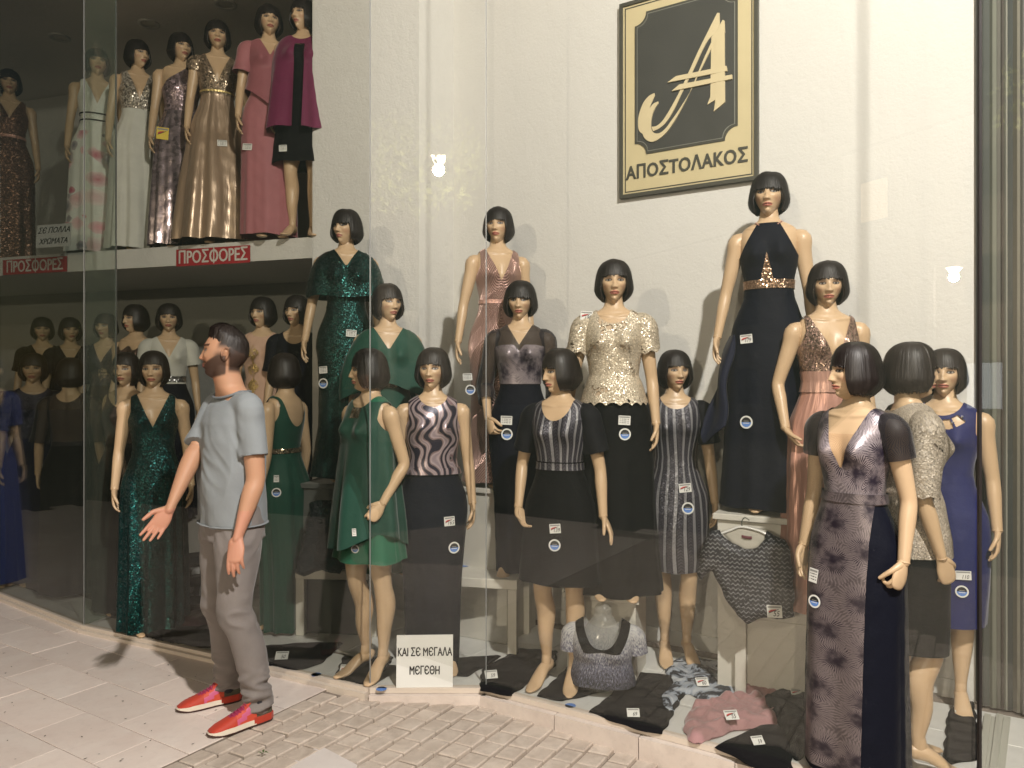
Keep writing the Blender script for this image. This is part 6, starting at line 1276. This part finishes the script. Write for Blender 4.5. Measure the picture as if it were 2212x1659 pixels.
# ---------------------------------------------------------------- the street behind, seen in the panes
def street_lamp(pos, label, pole_xy, power=0, colr=(1, .86, .66), bulb=30.):
    t = empty('street_lamp', (pole_xy[0], pole_xy[1], -.14)); tag(t, label, 'street lamp', 'lit street lamps'); h = pos[2]+.14; dx, dy = pos[0]-pole_xy[0], pos[1]-pole_xy[1]
    ob('pole', mesh('pole', *loft([(0, 0, 0), (0, 0, .6), (0, 0, h*.6), (0, 0, h+.35), (dx*.5, dy*.5, h+.62), (dx, dy, h+.45)], [.07, .05, .042, .036, .03, .03], n=14)), DKM, t)
    def ring(r, z): return [(dx+r*math.cos(R(45+90*i)), dy+r*math.sin(R(45+90*i)), h+z) for i in range(4)]
    V = ring(.05, .42)+ring(.24, .22); ob('lantern_cap', mesh('lantern_cap', V, [(i, (i+1) % 4, 4+(i+1) % 4, 4+i) for i in range(4)]+[(3, 2, 1, 0)], smooth=False), DKM, t)
    em = mat('lantern_glow', (1, .9, .7)); b = em.node_tree.nodes['Principled BSDF']; b.inputs['Emission Color'].default_value = (*colr, 1); b.inputs['Emission Strength'].default_value = bulb
    V = ring(.17, .20)+ring(.09, .0+.08); ob('lantern_glass', mesh('lantern_glass', V, [(i, (i+1) % 4, 4+(i+1) % 4, 4+i) for i in range(4)]+[(7, 6, 5, 4)], smooth=False), em, t)
    if power: lamp_light('lantern_light', (pos[0], pos[1], pos[2]-.02), power, colr, .10)
    return t
street_lamp(LAMP, 'street lamp over the kerb just behind the viewer', (3.1, -1.2), 0, bulb=4.)
street_lamp((-1.25, -5.2, 5.25), 'street lamp among the leaves across the road', (-2.4, -5.6), 750, bulb=25.)
street_lamp((-7.4, -11.3, 4.05), 'distant street lamp with a lantern down the street', (-8.2, -11.8), 2600, bulb=40.)
rg = np.random.default_rng(8); tr_ = empty('street_tree', (-1.9, -5.3, -.14)); tag(tr_, 'leafy street tree beside the lamp across the road', 'tree')
BARK = mat('bark', (.06, .045, .03), .9); ob('trunk', mesh('trunk', *loft([(0, 0, 0), (.05, 0, 1.5), (0, .1, 3.2), (.2, 0, 4.6)], [.14, .11, .09, .05], n=12)), BARK, tr_)
nL = 1500; c = rg.normal(0, 1, (nL, 3)); c = c/np.linalg.norm(c, axis=1)[:, None]*rg.uniform(.3, 1, (nL, 1))**.5*np.array([1.25, 1.1, .9])+np.array([.35, .1, 5.45]); a = rg.normal(0, 1, (nL, 3)); b = rg.normal(0, 1, (nL, 3)); a /= np.linalg.norm(a, axis=1)[:, None]; b = np.cross(a, b); b /= np.linalg.norm(b, axis=1)[:, None]
V = np.stack([c, c+a*.05+b*.03, c+a*.11, c+a*.05-b*.03], 1).reshape(-1, 3); ob('crown', mesh('crown', V, np.arange(nL*4).reshape(-1, 4), smooth=False), mat('leaf_green', (.22, .25, .08), .6), tr_)
HOUSE = plaster('house_render', (.16, .14, .12)); WF = mat('dark_window', (.02, .02, .025), .15)
def lit(name, c, s): m = mat(name, c); b = m.node_tree.nodes['Principled BSDF']; b.inputs['Emission Color'].default_value = (*c, 1); b.inputs['Emission Strength'].default_value = s; return m
LW1, LW2 = lit('lit_window_cool', (.75, .85, 1), .8), lit('lit_window_warm', (1, .75, .45), .6)
for i, (x0, x1, h, y) in enumerate(((-26, -14, 7.5, -15.), (-13.7, -4.5, 9.2, -15.3), (-4.2, 5.5, 8.1, -15.), (5.8, 15, 9.6, -15.4))):
    t = empty('town_house', ((x0+x1)/2, y-2, -.14)); tag(t, ['low rendered house at the far end of the opposite row', 'tall rendered house across the street with a cool lit window', 'rendered house straight across the street', 'tallest rendered house at the other end of the opposite row'][i], 'house', 'houses across the street'); wdt = x1-x0
    ob('wall', mesh('wall', *box(-wdt/2, wdt/2, -2, 2, 0, h), smooth=False), HOUSE, t); ob('roof', mesh('roof', *box(-wdt/2-.3, wdt/2+.3, -2.3, 2.3, h+.002, h+.25), smooth=False), DKM, t)
    n = int(wdt//2.4)
    for f_ in range(int(h//2.9)):
        for j in range(n):
            xx = -wdt/2+1.2+j*(wdt-2.4)/(n-1); m = LW1 if (i, f_, j) in ((1, 0, 1),) else LW2 if (i*5+f_*3+j*7) % 11 == 0 else WF
            fr2 = ob('window', mesh('window', *box(xx-.55, xx+.55, 2.001, 2.05, 1+f_*2.9, 2.4+f_*2.9), smooth=False), SFR, t); ob('pane', mesh('pane', *box(xx-.47, xx+.47, 2.051, 2.06, 1.08+f_*2.9, 2.32+f_*2.9), smooth=False), m, fr2)
